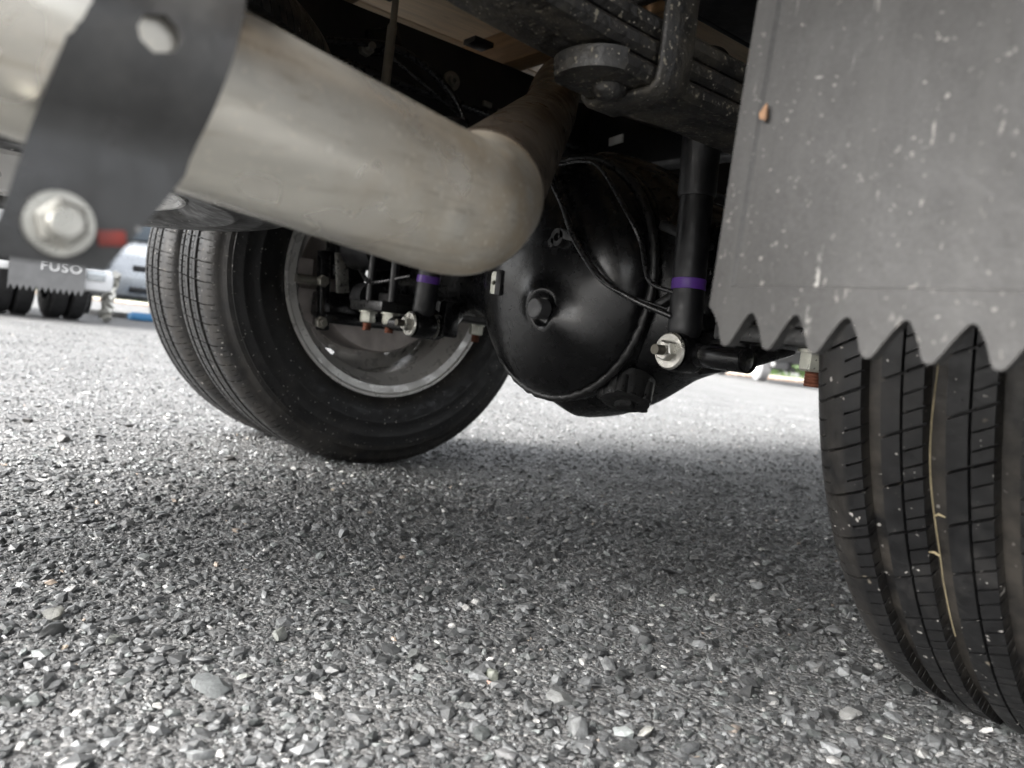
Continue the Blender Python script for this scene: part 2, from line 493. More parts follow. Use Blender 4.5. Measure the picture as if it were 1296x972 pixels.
parts = []
pA = sector(56000, 0.25, 1.5, 0.4); sA = np.clip(rng.lognormal(math.log(0.0061), 0.48, len(pA)), 0.0028, 0.022)
pB = sector(125000, 1.40, 7.0, 1.6); sB = np.clip(rng.lognormal(math.log(0.0085), 0.35, len(pB)), 0.0045, 0.02)
pC = sector(60000, 0.25, 1.15, 0.0); sC = rng.uniform(0.0022, 0.0042, len(pC))
for p_, s_, bv, bf, gn in ((pA, sA, ICO_V, ICO_F, 0.8), (pB, sB, OCT_V, OCT_F, 1.5), (pC, sC, OCT_V, OCT_F, 0.8)):  # gain puts the light into the colour: far stones paler, near ones darker
    k_ = keep_off(p_, s_)
    parts.append(scatter(p_[k_], s_[k_], bv, bf, gain=gn))
vo = 0; VV, FF, CC = [], [], []
for v_, f_, c_ in parts:
    VV.append(v_); FF.append(f_ + vo); CC.append(c_); vo += len(v_)
VV = np.concatenate(VV); FF = np.concatenate(FF); CC = np.concatenate(CC)
me = bpy.data.meshes.new('gravel')
me.vertices.add(len(VV)); me.vertices.foreach_set('co', VV.astype(np.float32).ravel())
me.loops.add(FF.size); me.loops.foreach_set('vertex_index', FF.astype(np.int32).ravel())
me.polygons.add(len(FF)); me.polygons.foreach_set('loop_start', np.arange(0, FF.size, 3, dtype=np.int32))
at = me.attributes.new('stone_colour', 'FLOAT_COLOR', 'POINT')
at.data.foreach_set('color', np.concatenate([CC, np.ones((len(CC), 1))], 1).astype(np.float32).ravel())
me.polygons.foreach_set('use_smooth', np.zeros(len(FF), bool))
me.update(); me.validate()
gravel = link('gravel', me, 'gravel', smooth=0)
tag(gravel, 'loose dark grey crushed gravel covering the packed yard', 'gravel', kind='stuff')

# ---- the larger stones one can pick out, each on its own
STONES = []
for i in range(18):
    bm = bmesh.new()
    bmesh.ops.create_icosphere(bm, subdivisions=2, radius=1.0)
    r_ = random.Random(50 + i)
    for v in bm.verts:
        v.co *= r_.uniform(0.90, 1.08)
        v.co.y *= 0.55 + 0.4 * ((i * 37) % 10) / 10
        v.co.z *= 0.30 + 0.3 * ((i * 53) % 10) / 10
    for q in range(10):                        # fracture faces
        nrm = Vector((r_.gauss(0, 1), r_.gauss(0, 1), r_.gauss(0, 1))).normalized()
        m_ = max(v.co.dot(nrm) for v in bm.verts) * r_.uniform(0.48, 0.78)
        for v in bm.verts:
            e_ = v.co.dot(nrm) - m_
            if e_ > 0:
                v.co -= nrm * e_
    ch = bmesh.ops.convex_hull(bm, input=bm.verts[:])
    bmesh.ops.delete(bm, geom=[g for g in set(ch['geom_interior']) if isinstance(g, bmesh.types.BMVert)], context='VERTS')
    bmesh.ops.dissolve_limit(bm, angle_limit=math.radians(9), verts=bm.verts[:], edges=bm.edges[:])
    me = bpy.data.meshes.new('stone')
    bm.to_mesh(me); bm.free()
    me.materials.append(M['stone'])
    me.polygons.foreach_set('use_smooth', [True] * len(me.polygons))
    me.set_sharp_from_angle(angle=math.radians(28))
    STONES.append(me)

def put_stone(x, y, size, colour, rz=None, variant=None, tilt=0.15):
    o = bpy.data.objects.new('stone', STONES[variant if variant is not None else random.randrange(len(STONES))])
    COL.objects.link(o)
    o.parent = ground
    s_ = size * 0.5
    o.location = (x, y, float(hgt(x, y)) + s_ * random.uniform(0.0, 0.22))
    o.rotation_euler = (random.gauss(0, tilt), random.gauss(0, tilt), random.uniform(0, 2 * PI) if rz is None else rz)
    o.scale = (s_, s_, s_)
    o.color = tuple(c * 0.68 for c in colour) + (1,)

named = [  # picked out of the photograph: place on the ground, size, colour
    (0.181, -0.506, 0.036, (0.26, 0.27, 0.25)), (0.338, -0.384, 0.026, (0.18, 0.19, 0.16)), (0.345, -0.392, 0.012, (0.5, 0.33, 0.27)),
    (0.437, -0.378, 0.034, (0.16, 0.165, 0.165)), (0.391, -0.36, 0.036, (0.2, 0.205, 0.2)), (0.505, -0.213, 0.016, (0.7, 0.69, 0.65)),
    (0.344, -0.622, 0.03, (0.24, 0.25, 0.25)), (0.049, -0.662, 0.03, (0.14, 0.14, 0.125)), (0.464, -0.092, 0.03, (0.22, 0.22, 0.215)),
    (0.53, -0.16, 0.026, (0.30, 0.30, 0.29)), (0.30, -0.43, 0.026, (0.22, 0.225, 0.22)), (0.27, -0.42, 0.030, (0.12, 0.125, 0.12)),
    (0.46, -0.33, 0.022, (0.42, 0.42, 0.39)), (0.49, -0.26, 0.020, (0.34, 0.29, 0.25)), (0.44, -0.45, 0.024, (0.28, 0.28, 0.28)), (0.25, -0.585, 0.042, (0.17, 0.18, 0.18))]
for (x_, y_, s_, c_) in named:
    put_stone(x_, y_, s_, c_)
cnt = len(named)
tries = 0
while cnt < 292 and tries < 9000:
    tries += 1
    p_ = sector(1, 0.42, 1.5, 0.7, 40)[0]
    if not keep_off(np.array([p_]), None)[0]:
        continue
    s_ = float(np.clip(rng.lognormal(math.log(0.0175), 0.3), 0.011, 0.034))
    put_stone(p_[0], p_[1], s_, stone_cols(1)[0])
    cnt += 1
for (x_, y_, s_) in ((-0.82, -0.52, 0.045), (-0.86, -0.45, 0.036), (-0.62, -0.46, 0.03), (-1.05, -0.55, 0.034), (-0.80, -0.30, 0.03), (-0.64, -0.27, 0.034), (-0.98, -0.37, 0.028)):
    put_stone(x_, y_, s_, (0.045, 0.043, 0.04))

# ------------------------------------------------------------------ the truck we look under
truck = empty('truck', (0, 0, 0))
tag(truck, 'near truck seen from underneath, with black axle, bare exhaust pipe and toothed mud flap', 'truck')
WR, XI, XO = 0.375, 0.649, 0.892

def tyre_mesh(slope=-0.48):
    NP = 62
    hw = 0.083
    # across the tread: (x, depth, sipe kind) ; kind 0 none, 1 full lateral cut only, 2 all cuts, -1 groove
    xs = []
    def seg(a, b, n, dep, kind):
        for i in range(n + 1):
            xs.append((a + (b - a) * i / n, dep, kind))
    e = 0.0004
    GD = 0.0095
    seg(-hw, -0.060, 6, 0, 1); seg(-0.060 + e, -0.0480, 3, 0, 2)
    for g in (-0.041, 0.0, 0.041):
        seg(g - 0.0060, g + 0.0060, 3, GD, -1)
        if g < 0.04:
            seg(g + 0.0070, g + 0.0195, 3, 0, 2); seg(g + 0.0199, g + 0.0211, 1, 0.0045, -2); seg(g + 0.0215, g + 0.0340, 3, 0, 1)
    seg(0.0480, 0.060 - e, 3, 0, 2); seg(0.060, hw, 6, 0, 1)
    # around one pitch: (fraction, full cut depth, short cut depth)
    ts = [(0.075 - 0.075, 0, 0), (0.006, 0.0055, 0.0055), (0.056, 0.0055, 0.0055), (0.064, 0, 0), (0.19, 0, 0), (0.335, 0, 0), (0.34, 0, 0.0045), (0.374, 0, 0.0045), (0.380, 0, 0),
          (0.52, 0, 0), (0.665, 0, 0), (0.67, 0, 0.0045), (0.704, 0, 0.0045), (0.710, 0, 0), (0.85, 0, 0)]
    NT = NP * len(ts)
    jr = random.Random(3); jit = [jr.uniform(-0.07, 0.07) for _ in range(NP)]; dj = [jr.uniform(0.7, 1.3) for _ in range(NP)]
    side = [(0.083, 0.3625), (0.0875, 0.358), (0.0905, 0.351), (0.0925, 0.344), (0.0932, 0.3435), (0.0950, 0.339), (0.0957, 0.3385), (0.0975, 0.330), (0.0982, 0.3295), (0.0995, 0.316),
            (0.1008, 0.312), (0.1010, 0.309), (0.1003, 0.305), (0.1010, 0.285), (0.1018, 0.283), (0.1018, 0.279), (0.1008, 0.277), (0.0985, 0.258), (0.094, 0.243), (0.089, 0.235), (0.083, 0.229), (0.078, 0.224), (0.074, 0.214), (0.06, 0.205)]
    ring_x, ring_r, ring_k, ring_d = [], [], [], []
    for (x, r) in reversed(side[1:]):
        ring_x.append(-x); ring_r.append(r); ring_k.append(0); ring_d.append(0)
    for (x, d, k) in xs:
        t = abs(x) / hw
        crown = WR - 0.0035 * t * t - 0.009 * max(0, (t - 0.72) / 0.28) ** 2.2
        ring_x.append(x); ring_r.append(crown - d); ring_k.append(k); ring_d.append(d)
    for (x, r) in side[1:]:
        ring_x.append(x); ring_r.append(r); ring_k.append(0); ring_d.append(0)
    ring_x = np.array(ring_x); ring_r = np.array(ring_r); ring_k = np.array(ring_k); ring_d = np.array(ring_d)
    th = np.array([(p + t[0] + (jit[p] if t[0] < 0.3 else 0.6 * jit[(p * 7) % NP] if t[0] < 0.45 else -0.7 * jit[(p * 5) % NP] if 0.6 < t[0] < 0.8 else 0)) / NP * 2 * PI for p in range(NP) for t in ts])
    full = np.array([t[1] for p in range(NP) for t in ts]); short = np.array([t[2] * dj[p] for p in range(NP) for t in ts])
    T = th[:, None] + (slope * ring_x / WR)[None, :] * (abs(ring_x) < 0.0836)[None, :] + (np.sign(ring_x) * slope * 0.083 / WR)[None, :] * (abs(ring_x) >= 0.0836)[None, :]
    # alternate pitches are shifted from rib to rib
    R_ = np.repeat(ring_r[None, :], NT, 0)
    R_ -= np.where(ring_k[None, :] == 2, np.maximum(full, short)[:, None], 0)
    inner = (abs(ring_x) < 0.072)
    R_ -= np.where((ring_k[None, :] == 1) & inner[None, :], full[:, None], 0)
    # tread-edge notches on the shoulder
    notch = (ring_k == 1) & (abs(ring_x) >= 0.076)
    R_ -= np.where(notch[None, :], (short * 0.7)[:, None], 0)
    nr = len(ring_x)
    co = np.stack([np.repeat(ring_x[None], NT, 0), R_ * np.cos(T), R_ * np.sin(T)], -1).reshape(-1, 3)
    ii, jj = np.meshgrid(np.arange(NT), np.arange(nr - 1), indexing='ij')
    i2 = (ii + 1) % NT
    F = np.stack([ii * nr + jj, i2 * nr + jj, i2 * nr + jj + 1, ii * nr + jj + 1], -1).reshape(-1, 4)
    me = bpy.data.meshes.new('tyre')
    me.vertices.add(len(co)); me.vertices.foreach_set('co', co.astype(np.float32).ravel())
    me.loops.add(F.size); me.loops.foreach_set('vertex_index', F.astype(np.int32).ravel())
    me.polygons.add(len(F)); me.polygons.foreach_set('loop_start', np.arange(0, F.size, 4, dtype=np.int32))
    dirt = np.repeat(((ring_k == -1) * 1.0 + 0.35 * ((abs(ring_x) > 0.062) & (abs(ring_x) < 0.098)))[None], NT, 0).ravel()
    at = me.attributes.new('dirt', 'FLOAT', 'POINT'); at.data.foreach_set('value', dirt.astype(np.float32))
    me.update(); me.validate()
    return me

def rim_mesh(G_=None):
    """open side towards +x, disc towards -x with six hand holes"""
    g = G()
    n = 72
    prof = [(0.0905, 0.2255), (0.0905, 0.230), (0.088, 0.2315), (0.084, 0.229), (0.083, 0.213), (0.06, 0.205), (0.045, 0.190), (-0.02, 0.188), (-0.04, 0.196), (-0.07, 0.205), (-0.083, 0.213),
            (-0.084, 0.229), (-0.088, 0.2315), (-0.0905, 0.230), (-0.0905, 0.2255), (-0.087, 0.222), (-0.085, 0.209), (-0.068, 0.200), (-0.038, 0.191), (-0.02, 0.183), (0.045, 0.185), (0.063, 0.200), (0.085, 0.208), (0.087, 0.222)]
    g.lathe(prof, (0, 0, 0), (1, 0, 0), n, closed=True)
    # disc: x as function of r, with hand holes cut
    def dx(r):
        t = max(0, min(1, (0.186 - r) / 0.056))
        return -0.028 - 0.077 * (t * t * (3 - 2 * t))
    for side in (0, -0.006):
        for k in range(6):
            c = math.radians(246) + k * PI / 3
            a0, a1 = c - PI / 6, c + PI / 6
            r0, r1, rc = 0.128, 0.186, 0.166
            bd = []
            m = 8
            for i in range(m): bd.append((r0, a0 + (a1 - a0) * i / m))
            for i in range(4): bd.append((r0 + (r1 - r0) * i / 4, a1))
            for i in range(m): bd.append((r1, a1 - (a1 - a0) * i / m))
            for i in range(4): bd.append((r1 - (r1 - r0) * i / 4, a0))
            vs, fs = [], []
            for (r, a) in bd:
                vs.append((dx(r) + side, r * math.cos(a), r * math.sin(a)))
            for (r, a) in bd:
                u, w = (a - c) * rc, r - rc
                q = math.atan2(w / 0.029, u / 0.08)
                rr, aa = rc + 0.0145 * math.sin(q), c + 0.030 * math.cos(q) / rc
                vs.append((dx(rr) + side, rr * math.cos(aa), rr * math.sin(aa)))
            L_ = len(bd)
            for i in range(L_):
                j = (i + 1) % L_
                fs.append((i, j, L_ + j, L_ + i))
            g.add(vs, fs)
    g.lathe([(-0.105, 0.128), (-0.105, 0.082), (-0.111, 0.082), (-0.111, 0.128)], (0, 0, 0), (1, 0, 0), n)
    bm = bmesh.new()
    me0 = bpy.data.meshes.new('rim'); me0.from_pydata(g.v, [], g.f); bm.from_mesh(me0)
    bmesh.ops.remove_doubles(bm, verts=bm.verts[:], dist=0.0002)
    bmesh.ops.recalc_face_normals(bm, faces=bm.faces[:]); bm.to_mesh(me0); bm.free()
    return me0

TYRE, TYRE_L, RIM = tyre_mesh(), tyre_mesh(0.12), rim_mesh()
NUTS = G()
for k in range(6):
    a = math.radians(270) + k * PI / 3
    NUTS.hexa((-0.1045, 0.105 * math.cos(a), 0.105 * math.sin(a)), (1, 0, 0), 0.016, 0.018)
NUTS.cyl((-0.112, 0, 0), (-0.07, 0, 0), 0.079, 0.072, 40)

def make_wheel(parent, loc, flip, roll):
    w = empty('wheel', loc, 0, parent)
    w.rotation_euler = (roll, 0, PI if flip else 0)
    link('tyre', TYRE if loc[0] > 0 else TYRE_L, 'rubber', w, 0)
    link('rim', RIM, 'rim', w, 35)
    return w
for me in (TYRE, TYRE_L):
    me.polygons.foreach_set('use_smooth', [True] * len(me.polygons)); me.set_sharp_from_angle(angle=math.radians(40))
wheels = [make_wheel(truck, (-XI, 0, WR - 0.006), False, 0.0), make_wheel(truck, (-XO, 0, WR - 0.006), True, -math.radians(32)),
          make_wheel(truck, (XI - 0.034, 0.075, WR - 0.014), True, 0.031), make_wheel(truck, (XO - 0.034, 0.075, WR - 0.014), False, 0.05)]
wheels[2].children[0].name = 'tyre'

# ---- axle housing with differential
g = G()
NS = 40
secs = []
for x in np.concatenate([np.linspace(-0.56, -0.30, 10), np.linspace(-0.28, 0.28, 57), np.linspace(0.30, 0.56, 10)]):
    X = abs(x - 0.03)
    bowl = math.sqrt(max(0.0, 0.166 ** 2 - min(X, 0.166) ** 2))
    cw = 0.30 if x > 0.03 else 0.24
    fil = 0.056 + 0.112 * max(0.0, 1 - X / cw) ** (0.85 if x > 0.03 else 1.0)
    hz = max((bowl ** 6 + fil ** 6) ** (1 / 6), 0.056)
    hy = 0.056 + 0.044 * math.exp(-(X / 0.21) ** 4)
    secs.append((x, hy, hz))
vs, fs = [], []
for (x, hy, hz) in secs:
    for j in range(NS):
        a = 2 * PI * j / NS
        c_, s_ = math.cos(a), math.sin(a)
        ex = 0.72
        vs.append((x, math.copysign(abs(c_) ** ex, c_) * hy, 0.372 + math.copysign(abs(s_) ** ex, s_) * hz))
for i in range(len(secs) - 1):
    for j in range(NS):
        q = (j + 1) % NS
        fs.append((i * NS + j, i * NS + q, (i + 1) * NS + q, (i + 1) * NS + j))
g.add(vs, fs)
axle = g.build('axle_housing', 'black_paint', truck, 40)

# domed cover at the back, with the filler boss
CX, CZ, CR = 0.040, 0.372, 0.158
PX, PZ = 0.083, 0.325
def cover_y(X, Z):
    r = math.hypot(X - CX, Z - CZ) / CR
    y = 0.094 + 0.066 * max(0, 1 - min(1, r) ** 2.4) ** 0.62 - 0.002
    u, w = X - PX, Z - PZ
    rr = math.hypot(u, w)
    # a tear-drop swelling round the filler, trailing right and down
    a, b = (u * 0.82 - w * 0.57), (u * 0.57 + w * 0.82)
    tail = math.exp(-(b / 0.026) ** 2) * (math.exp(-(a / 0.032) ** 2) if a < 0 else math.exp(-(a / 0.085) ** 2))
    y += 0.016 * tail
    k = 1 / (1 + math.exp((rr - 0.0195) / 0.0022))
    return y - 0.013 * k
vs, fs = [], []
NRr, NA = 56, 120
vs.append((CX, -cover_y(CX, CZ), CZ))
for i in range(1, NRr + 1):
    rad = CR * (i / NRr) ** 0.85
    for j in range(NA):
        a = 2 * PI * j / NA
        X, Z = CX + rad * math.cos(a), CZ + rad * math.sin(a)
        vs.append((X, -cover_y(X, Z), Z))
for j in range(NA):
    fs.append((0, 1 + j, 1 + (j + 1) % NA))
for i in range(NRr - 1):
    for j in range(NA):
        q = (j + 1) % NA
        fs.append((1 + i * NA + j, 1 + i * NA + q, 1 + (i + 1) * NA + q, 1 + (i + 1) * NA + j))
cover = G().add(vs, fs).build('differential_cover', 'black_paint', axle, 60)
# weld bead and flange round the cover
g = G()
pts = []
for j in range(121):
    a = 2 * PI * j / 120
    rr = CR + 0.002 + 0.0008 * math.sin(j * 2.9)
    pts.append((CX + rr * math.cos(a), -0.092, CZ + rr * math.sin(a)))
g.tube(pts, [0.0055 + 0.0008 * math.sin(i * 2.1) for i in range(121)], 10, False)
g.build('weld_bead', 'cast_black', axle, 60)
G().lathe([(0, 0.1), (0.0, 0.161), (0.006, 0.1635), (0.02, 0.1635), (0.026, 0.159)], (CX, -0.102 + 0.014, CZ), (0, 1, 0), 80).build('cover_flange', 'black_paint', axle, 40)
y0 = -cover_y(PX, PZ)
g = G()
g.lathe([(0, 0.0005), (0, 0.0125), (-0.010, 0.0130), (-0.017, 0.0130), (-0.0185, 0.0115), (-0.0185, 0.0005)], (PX, y0 + 0.002, PZ), (0, 1, 0), 32)
g.build('filler_plug', mat('grey_plug', (0.09, 0.09, 0.092), 0.4, 0.3, 0.15, 60), axle, 40)
# drain boss low on the right
g = G()
dc = V(0.150, -0.060, 0.224)
dn = V(0.25, -0.35, -0.9).normalized()
g.lathe([(-0.03, 0.034), (0.004, 0.031), (0.006, 0.028), (0.006, 0.02), (0.004, 0.0005)], dc, dn, 28)
for k in range(5):
    a = k * 2 * PI / 5
    u = dn.orthogonal().normalized(); w = dn.cross(u)
    g.cyl(dc + (u * math.cos(a) + w * math.sin(a)) * 0.028 - dn * 0.02, dc + (u * math.cos(a) + w * math.sin(a)) * 0.028 + dn * 0.004, 0.0085, n=12)
g.hexa(dc, dn, 0.013, 0.012)
g.build('drain_boss', 'cast_black', axle, 35)
# small drilled tab left of the filler
g = G()
tb = V(-0.026, -0.156, 0.357)
w_, h_, r_ = 0.013, 0.030, 0.0034
out, inn = [], []
for i in range(24):
    a = 2 * PI * i / 24
    c_, s_ = math.cos(a), math.sin(a)
    k = 1 / max(abs(c_) / (w_ / 2), abs(s_) / (h_ / 2))
    out.append((c_ * k, s_ * k)); inn.append((c_ * r_, s_ * r_))
vs = [tb + V(x, 0, z) for x, z in out] + [tb + V(x, 0, z) for x, z in inn] + [tb + V(x, 0.003, z) for x, z in out] + [tb + V(x, 0.003, z) for x, z in inn]
fs = []
for i in range(24):
    j = (i + 1) % 24
    fs += [(i, j, 24 + j, 24 + i), (48 + i, 72 + i, 72 + j, 48 + j), (i, 48 + i, 48 + j, j), (24 + i, 24 + j, 72 + j, 72 + i)]
g.add(vs, fs)
g.build('drilled_tab', 'nut', axle, 20)
G().box(tb + V(0.012, 0.012, 0), (0.012, 0.03, 0.034), bev=0.002).build('tab_block', 'black_dull', axle)
# brake pipes across the cover
def on_cover(X, Z, off=0.005):
    return V(X, -cover_y(X, Z) - off if math.hypot(X - CX, Z - CZ) < CR else -0.10 - off, Z)
p1 = [V(0.02, -0.10, 0.545), V(0.060, -0.152, 0.498), V(0.108, -0.166, 0.450), V(0.14, -0.166, 0.406), V(0.178, -0.158, 0.366), V(0.215, -0.142, 0.344), V(0.262, -0.125, 0.328)]
G().tube(bez(p1, 8), 0.0035, 10).build('brake_pipe', 'cable', axle, 60)
p2 = [V(0.045, -0.125, 0.516), V(0.095, -0.128, 0.514), V(0.13, -0.13, 0.5), V(0.188, -0.137, 0.443), V(0.208, -0.13, 0.41), V(0.218, -0.13, 0.385), V(0.232, -0.13, 0.363), V(0.27, -0.12, 0.352)]
G().tube(bez(p2, 8), 0.0028, 10).build('brake_pipe', 'cable', axle, 60)
p3 = [V(0.03, -0.13, 0.52), V(0.082, -0.158, 0.484), V(0.120, -0.168, 0.43), V(0.15, -0.167, 0.393), V(0.19, -0.156, 0.356), V(0.25, -0.12, 0.336)]
G().tube(bez(p3, 8), 0.0022, 8).build('brake_pipe', 'cable', axle, 60)
g = G()
c0 = on_cover(0.098, 0.414, 0.004)
g.lathe([(-0.006, 0.005), (-0.006, 0.011), (0.006, 0.012), (0.006, 0.005)], c0, (0, 1, 0), 20, closed=True)
g.box(c0 + V(0.018, -0.004, 0.002), (0.03, 0.004, 0.012), Matrix.Rotation(0.2, 3, 'Y'), 0.001)
g.hexa(c0 + V(-0.01, 0.002, -0.006), (0, -1, 0), 0.007, 0.008)
g.build('pipe_clip', 'cast_black', axle, 35)
# rib on the housing right of the cover, and the cast web to the shock bracket
g = G()
g.box((0.225, -0.088, 0.352), (0.13, 0.012, 0.01), Matrix.Rotation(-0.5, 3, 'Y'), 0.003)
g.box((0.235, -0.085, 0.425), (0.075, 0.02, 0.012), Matrix.Rotation(0.35, 3, 'Y'), 0.003)
g.build('housing_rib', 'cast_black', axle)

# ---- shock absorbers
for sx in (1, -1):
    lo, hi = V(sx * 0.271, -0.110, 0.29), V(sx * 0.250, -0.102, 0.62)
    ax3 = (hi - lo).normalized()
    def at_(t): return lo + ax3 * t
    g = G()
    g.tube([at_(0.014), at_(0.022), at_(0.026), at_(0.175)], [0.014, 0.0178, 0.0185, 0.0185], 36)
    shock = g.build('shock_absorber', 'black_dull', truck, 35)
    G().tube([at_(0.172), at_(0.176), at_(0.33), at_(0.334)], [0.0200, 0.0212, 0.0212, 0.018], 36).build('dust_cover', 'black_dull', shock, 35)
    G().tube([at_(0.069), at_(0.0695), at_(0.0805), at_(0.081)], [0.0185, 0.0190, 0.0190, 0.0185], 36).build('colour_band', 'purple', shock, 30)
    g = G()
    g.lathe([(-0.017, 0.012), (-0.017, 0.0205), (-0.014, 0.022), (0.014, 0.022), (0.017, 0.0205), (0.017, 0.012)], lo, (0, 1, 0), 36)
    g.build('mount_eye', 'black_paint', shock, 35)
    G().lathe([(-0.021, 0.006), (-0.021, 0.017), (0.021, 0.017), (0.021, 0.006)], lo, (0, 1, 0), 32).build('bushing', 'rubber', shock, 35)
    G().lathe([(-0.0245, 0.005), (-0.0245, 0.0185), (-0.0225, 0.0205), (-0.0212, 0.0205), (-0.0212, 0.005)], lo, (0, 1, 0), 36).build('washer', 'zinc', shock, 30)
    G().lathe([(0.0212, 0.005), (0.0212, 0.0205), (0.0235, 0.0205), (0.0235, 0.005)], lo, (0, 1, 0), 36).build('washer', 'zinc', shock, 30)
    G().hexa(lo + V(0, -0.0246, 0), (0, -1, 0), 0.0115, 0.010).build('nut', 'zinc', shock, 20)
    g = G(); g.cyl(lo + V(0, -0.047, 0), lo + V(0, 0.06, 0), 0.0055, n=16)
    g.build('stud', mat('dark_stud', (0.12, 0.11, 0.09), 0.45, 0.6, 0.2, 90), shock, 30)
    # bracket on the axle that carries the stud
    g = G()
    g.box((sx * 0.2755, -0.066, 0.305), (0.055, 0.03, 0.06), bev=0.004)
    g.tube([lo + V(0, 0.024, 0), lo + V(sx * 0.03, 0.06, 0.015), lo + V(sx * 0.06, 0.09, 0.04)], [0.024, 0.028, 0.034], 16)
    g.tube([lo + V(sx * 0.012, 0.004, 0.0), lo + V(sx * 0.092, -0.010, -0.002)], [0.0135, 0.0125], 20)
    if sx > 0:
        g.tube([lo + V(0.05, -0.02, 0), V(0.345, -0.146, 0.289), V(0.378, -0.147, 0.289), V(0.379, -0.147, 0.289)], [0.012, 0.0125, 0.0125, 0.011], 20)
    g.build('shock_bracket', 'black_paint', truck, 35)

# ---- leaf springs, clips, U-bolts
def leaf_z(y):
    return 0.001 * 0 + 0.30 * max(0, abs(y) - 0.34) ** 2
for sx in (1, -1):
    spring = empty('leaf_spring', (sx * 0.395, 0, 0.5), 0, truck)
    def leaf(z0, t, ya, yb, w=0.07, round_end=True):
        g = G()
        ys = np.linspace(ya, yb, 40)
        pts = [V(0, y, z0 - 0.5 + t / 2 + leaf_z(y)) for y in ys]
        g.rect_sweep(pts, w, t, (1, 0, 0))
        if round_end:                       # rounded, slightly worn ends
            for (y, s_) in ((ya, -1), (yb, 1)):
                z = z0 - 0.5 + t / 2 + leaf_z(y)
                vs = []
                for k in range(13):
                    a = PI * k / 12
                    for zz in (-t / 2, t / 2):
                        q = 0.93 if zz < 0 else 1.0
                        vs.append((math.cos(a) * w / 2 * q, y + s_ * math.sin(a) * w * 0.36 * q, z + zz * 0.96))
                fs = [(2 * k, 2 * k + 2, 2 * k + 3, 2 * k + 1) for k in range(12)]
                fs += [tuple(range(0, 26, 2)), tuple(range(25, 0, -2))]
                g.add(vs, fs)
        return g.build('leaf', 'muddy', spring, 35)
    leaf(0.4765, 0.0148, -0.405, 0.405)
    leaf(0.4930, 0.0148, -0.56, 0.56)
    leaf(0.5095, 0.0148, -0.66, 0.66, round_end=False)
    # rolled eyes
    for s_ in (-1, 1):
        z = 0.517 - 0.5 + leaf_z(0.66)
        g = G()
        g.lathe([(-0.034, 0.02), (-0.034, 0.032), (0.034, 0.032), (0.034, 0.02)], (0, s_ * 0.672, z + 0.022), (1, 0, 0), 28, closed=True)
        g.build('spring_eye', 'muddy', spring, 35)
    # rebound clips: strap round the pack, riveted under the shortest leaf
    for cy in (-0.362, 0.362):
        g = G()
        b_ = 0.4765 - 0.5 + leaf_z(cy)
        pth = [V(-0.0395, cy, b_ + 0.085), V(-0.0395, cy, b_ + 0.012), V(-0.038, cy, b_ + 0.002), V(-0.032, cy, b_ - 0.0035), V(0.0, cy, b_ - 0.0038), V(0.032, cy, b_ - 0.0035), V(0.038, cy, b_ + 0.002), V(0.0395, cy, b_ + 0.012), V(0.0395, cy, b_ + 0.085)]
        sm = []
        for i in range(len(pth)):
            sm.append(pth[i])
        g.rect_sweep(sm, 0.033, 0.0065, (0, 1, 0))
        clip = g.build('rebound_clip', 'muddy', spring, 50)
        g = G(); g.lathe([(0, 0.0135), (-0.004, 0.0130), (-0.008, 0.0095), (-0.010, 0.0005)], (0, cy - 0.024, b_ + 0.0005), (0, 0, 1), 20)
        g.build('rivet', 'muddy', spring, 50)
        G().cyl((-0.052, cy, b_ + 0.075), (0.052, cy, b_ + 0.075), 0.006, n=14).build('clip_bolt', 'muddy', spring, 30)
    # pad on the axle, bottom plate
    G().box((0, 0, -0.046), (0.085, 0.24, 0.044), bev=0.004).build('spring_seat', 'cast_black', spring)
    g = G()
    g.box((0, 0, -0.1855), (0.115, 0.30, 0.018), bev=0.004)
    g.box((0, 0, -0.170), (0.06, 0.22, 0.02), bev=0.003)
    g.build('spring_plate', 'cast_black', spring)
    for uy in (-0.121, 0.121):
        g = G()
        pts = [V(-0.040, uy, -0.20)] + [V(-0.040, uy, 0.020)] + [V(-0.040 * math.cos(a), uy, 0.034 + 0.010 * math.sin(a)) for a in np.linspace(0, PI, 9)] + [V(0.040, uy, 0.020), V(0.040, uy, -0.20)]
        g.tube(pts, 0.0075, 14)
        ub = g.build('u_bolt', 'black_dull', spring, 45)
        for ux in (-0.040, 0.040):
            if sx > 0 and uy < 0 and ux < 0:
                continue                                   # out of sight behind the shock bracket
            G().lathe([(0, 0.006), (0, 0.0165), (-0.003, 0.0165), (-0.003, 0.006)], (ux, uy, -0.1948), (0, 0, 1), 24).build('washer', 'nut', ub, 30)
            G().hexa((ux, uy, -0.198), (0, 0, -1), 0.0138, 0.0175).build('nut', 'nut', ub, 20)
            g = G()
            g.tube([V(ux, uy, -0.21 - 0.0015 * k) for k in range(14)], [0.0078 - 0.0008 * (k % 2) for k in range(14)], 14)
            g.build('threaded_end', 'rust', ub, 30)

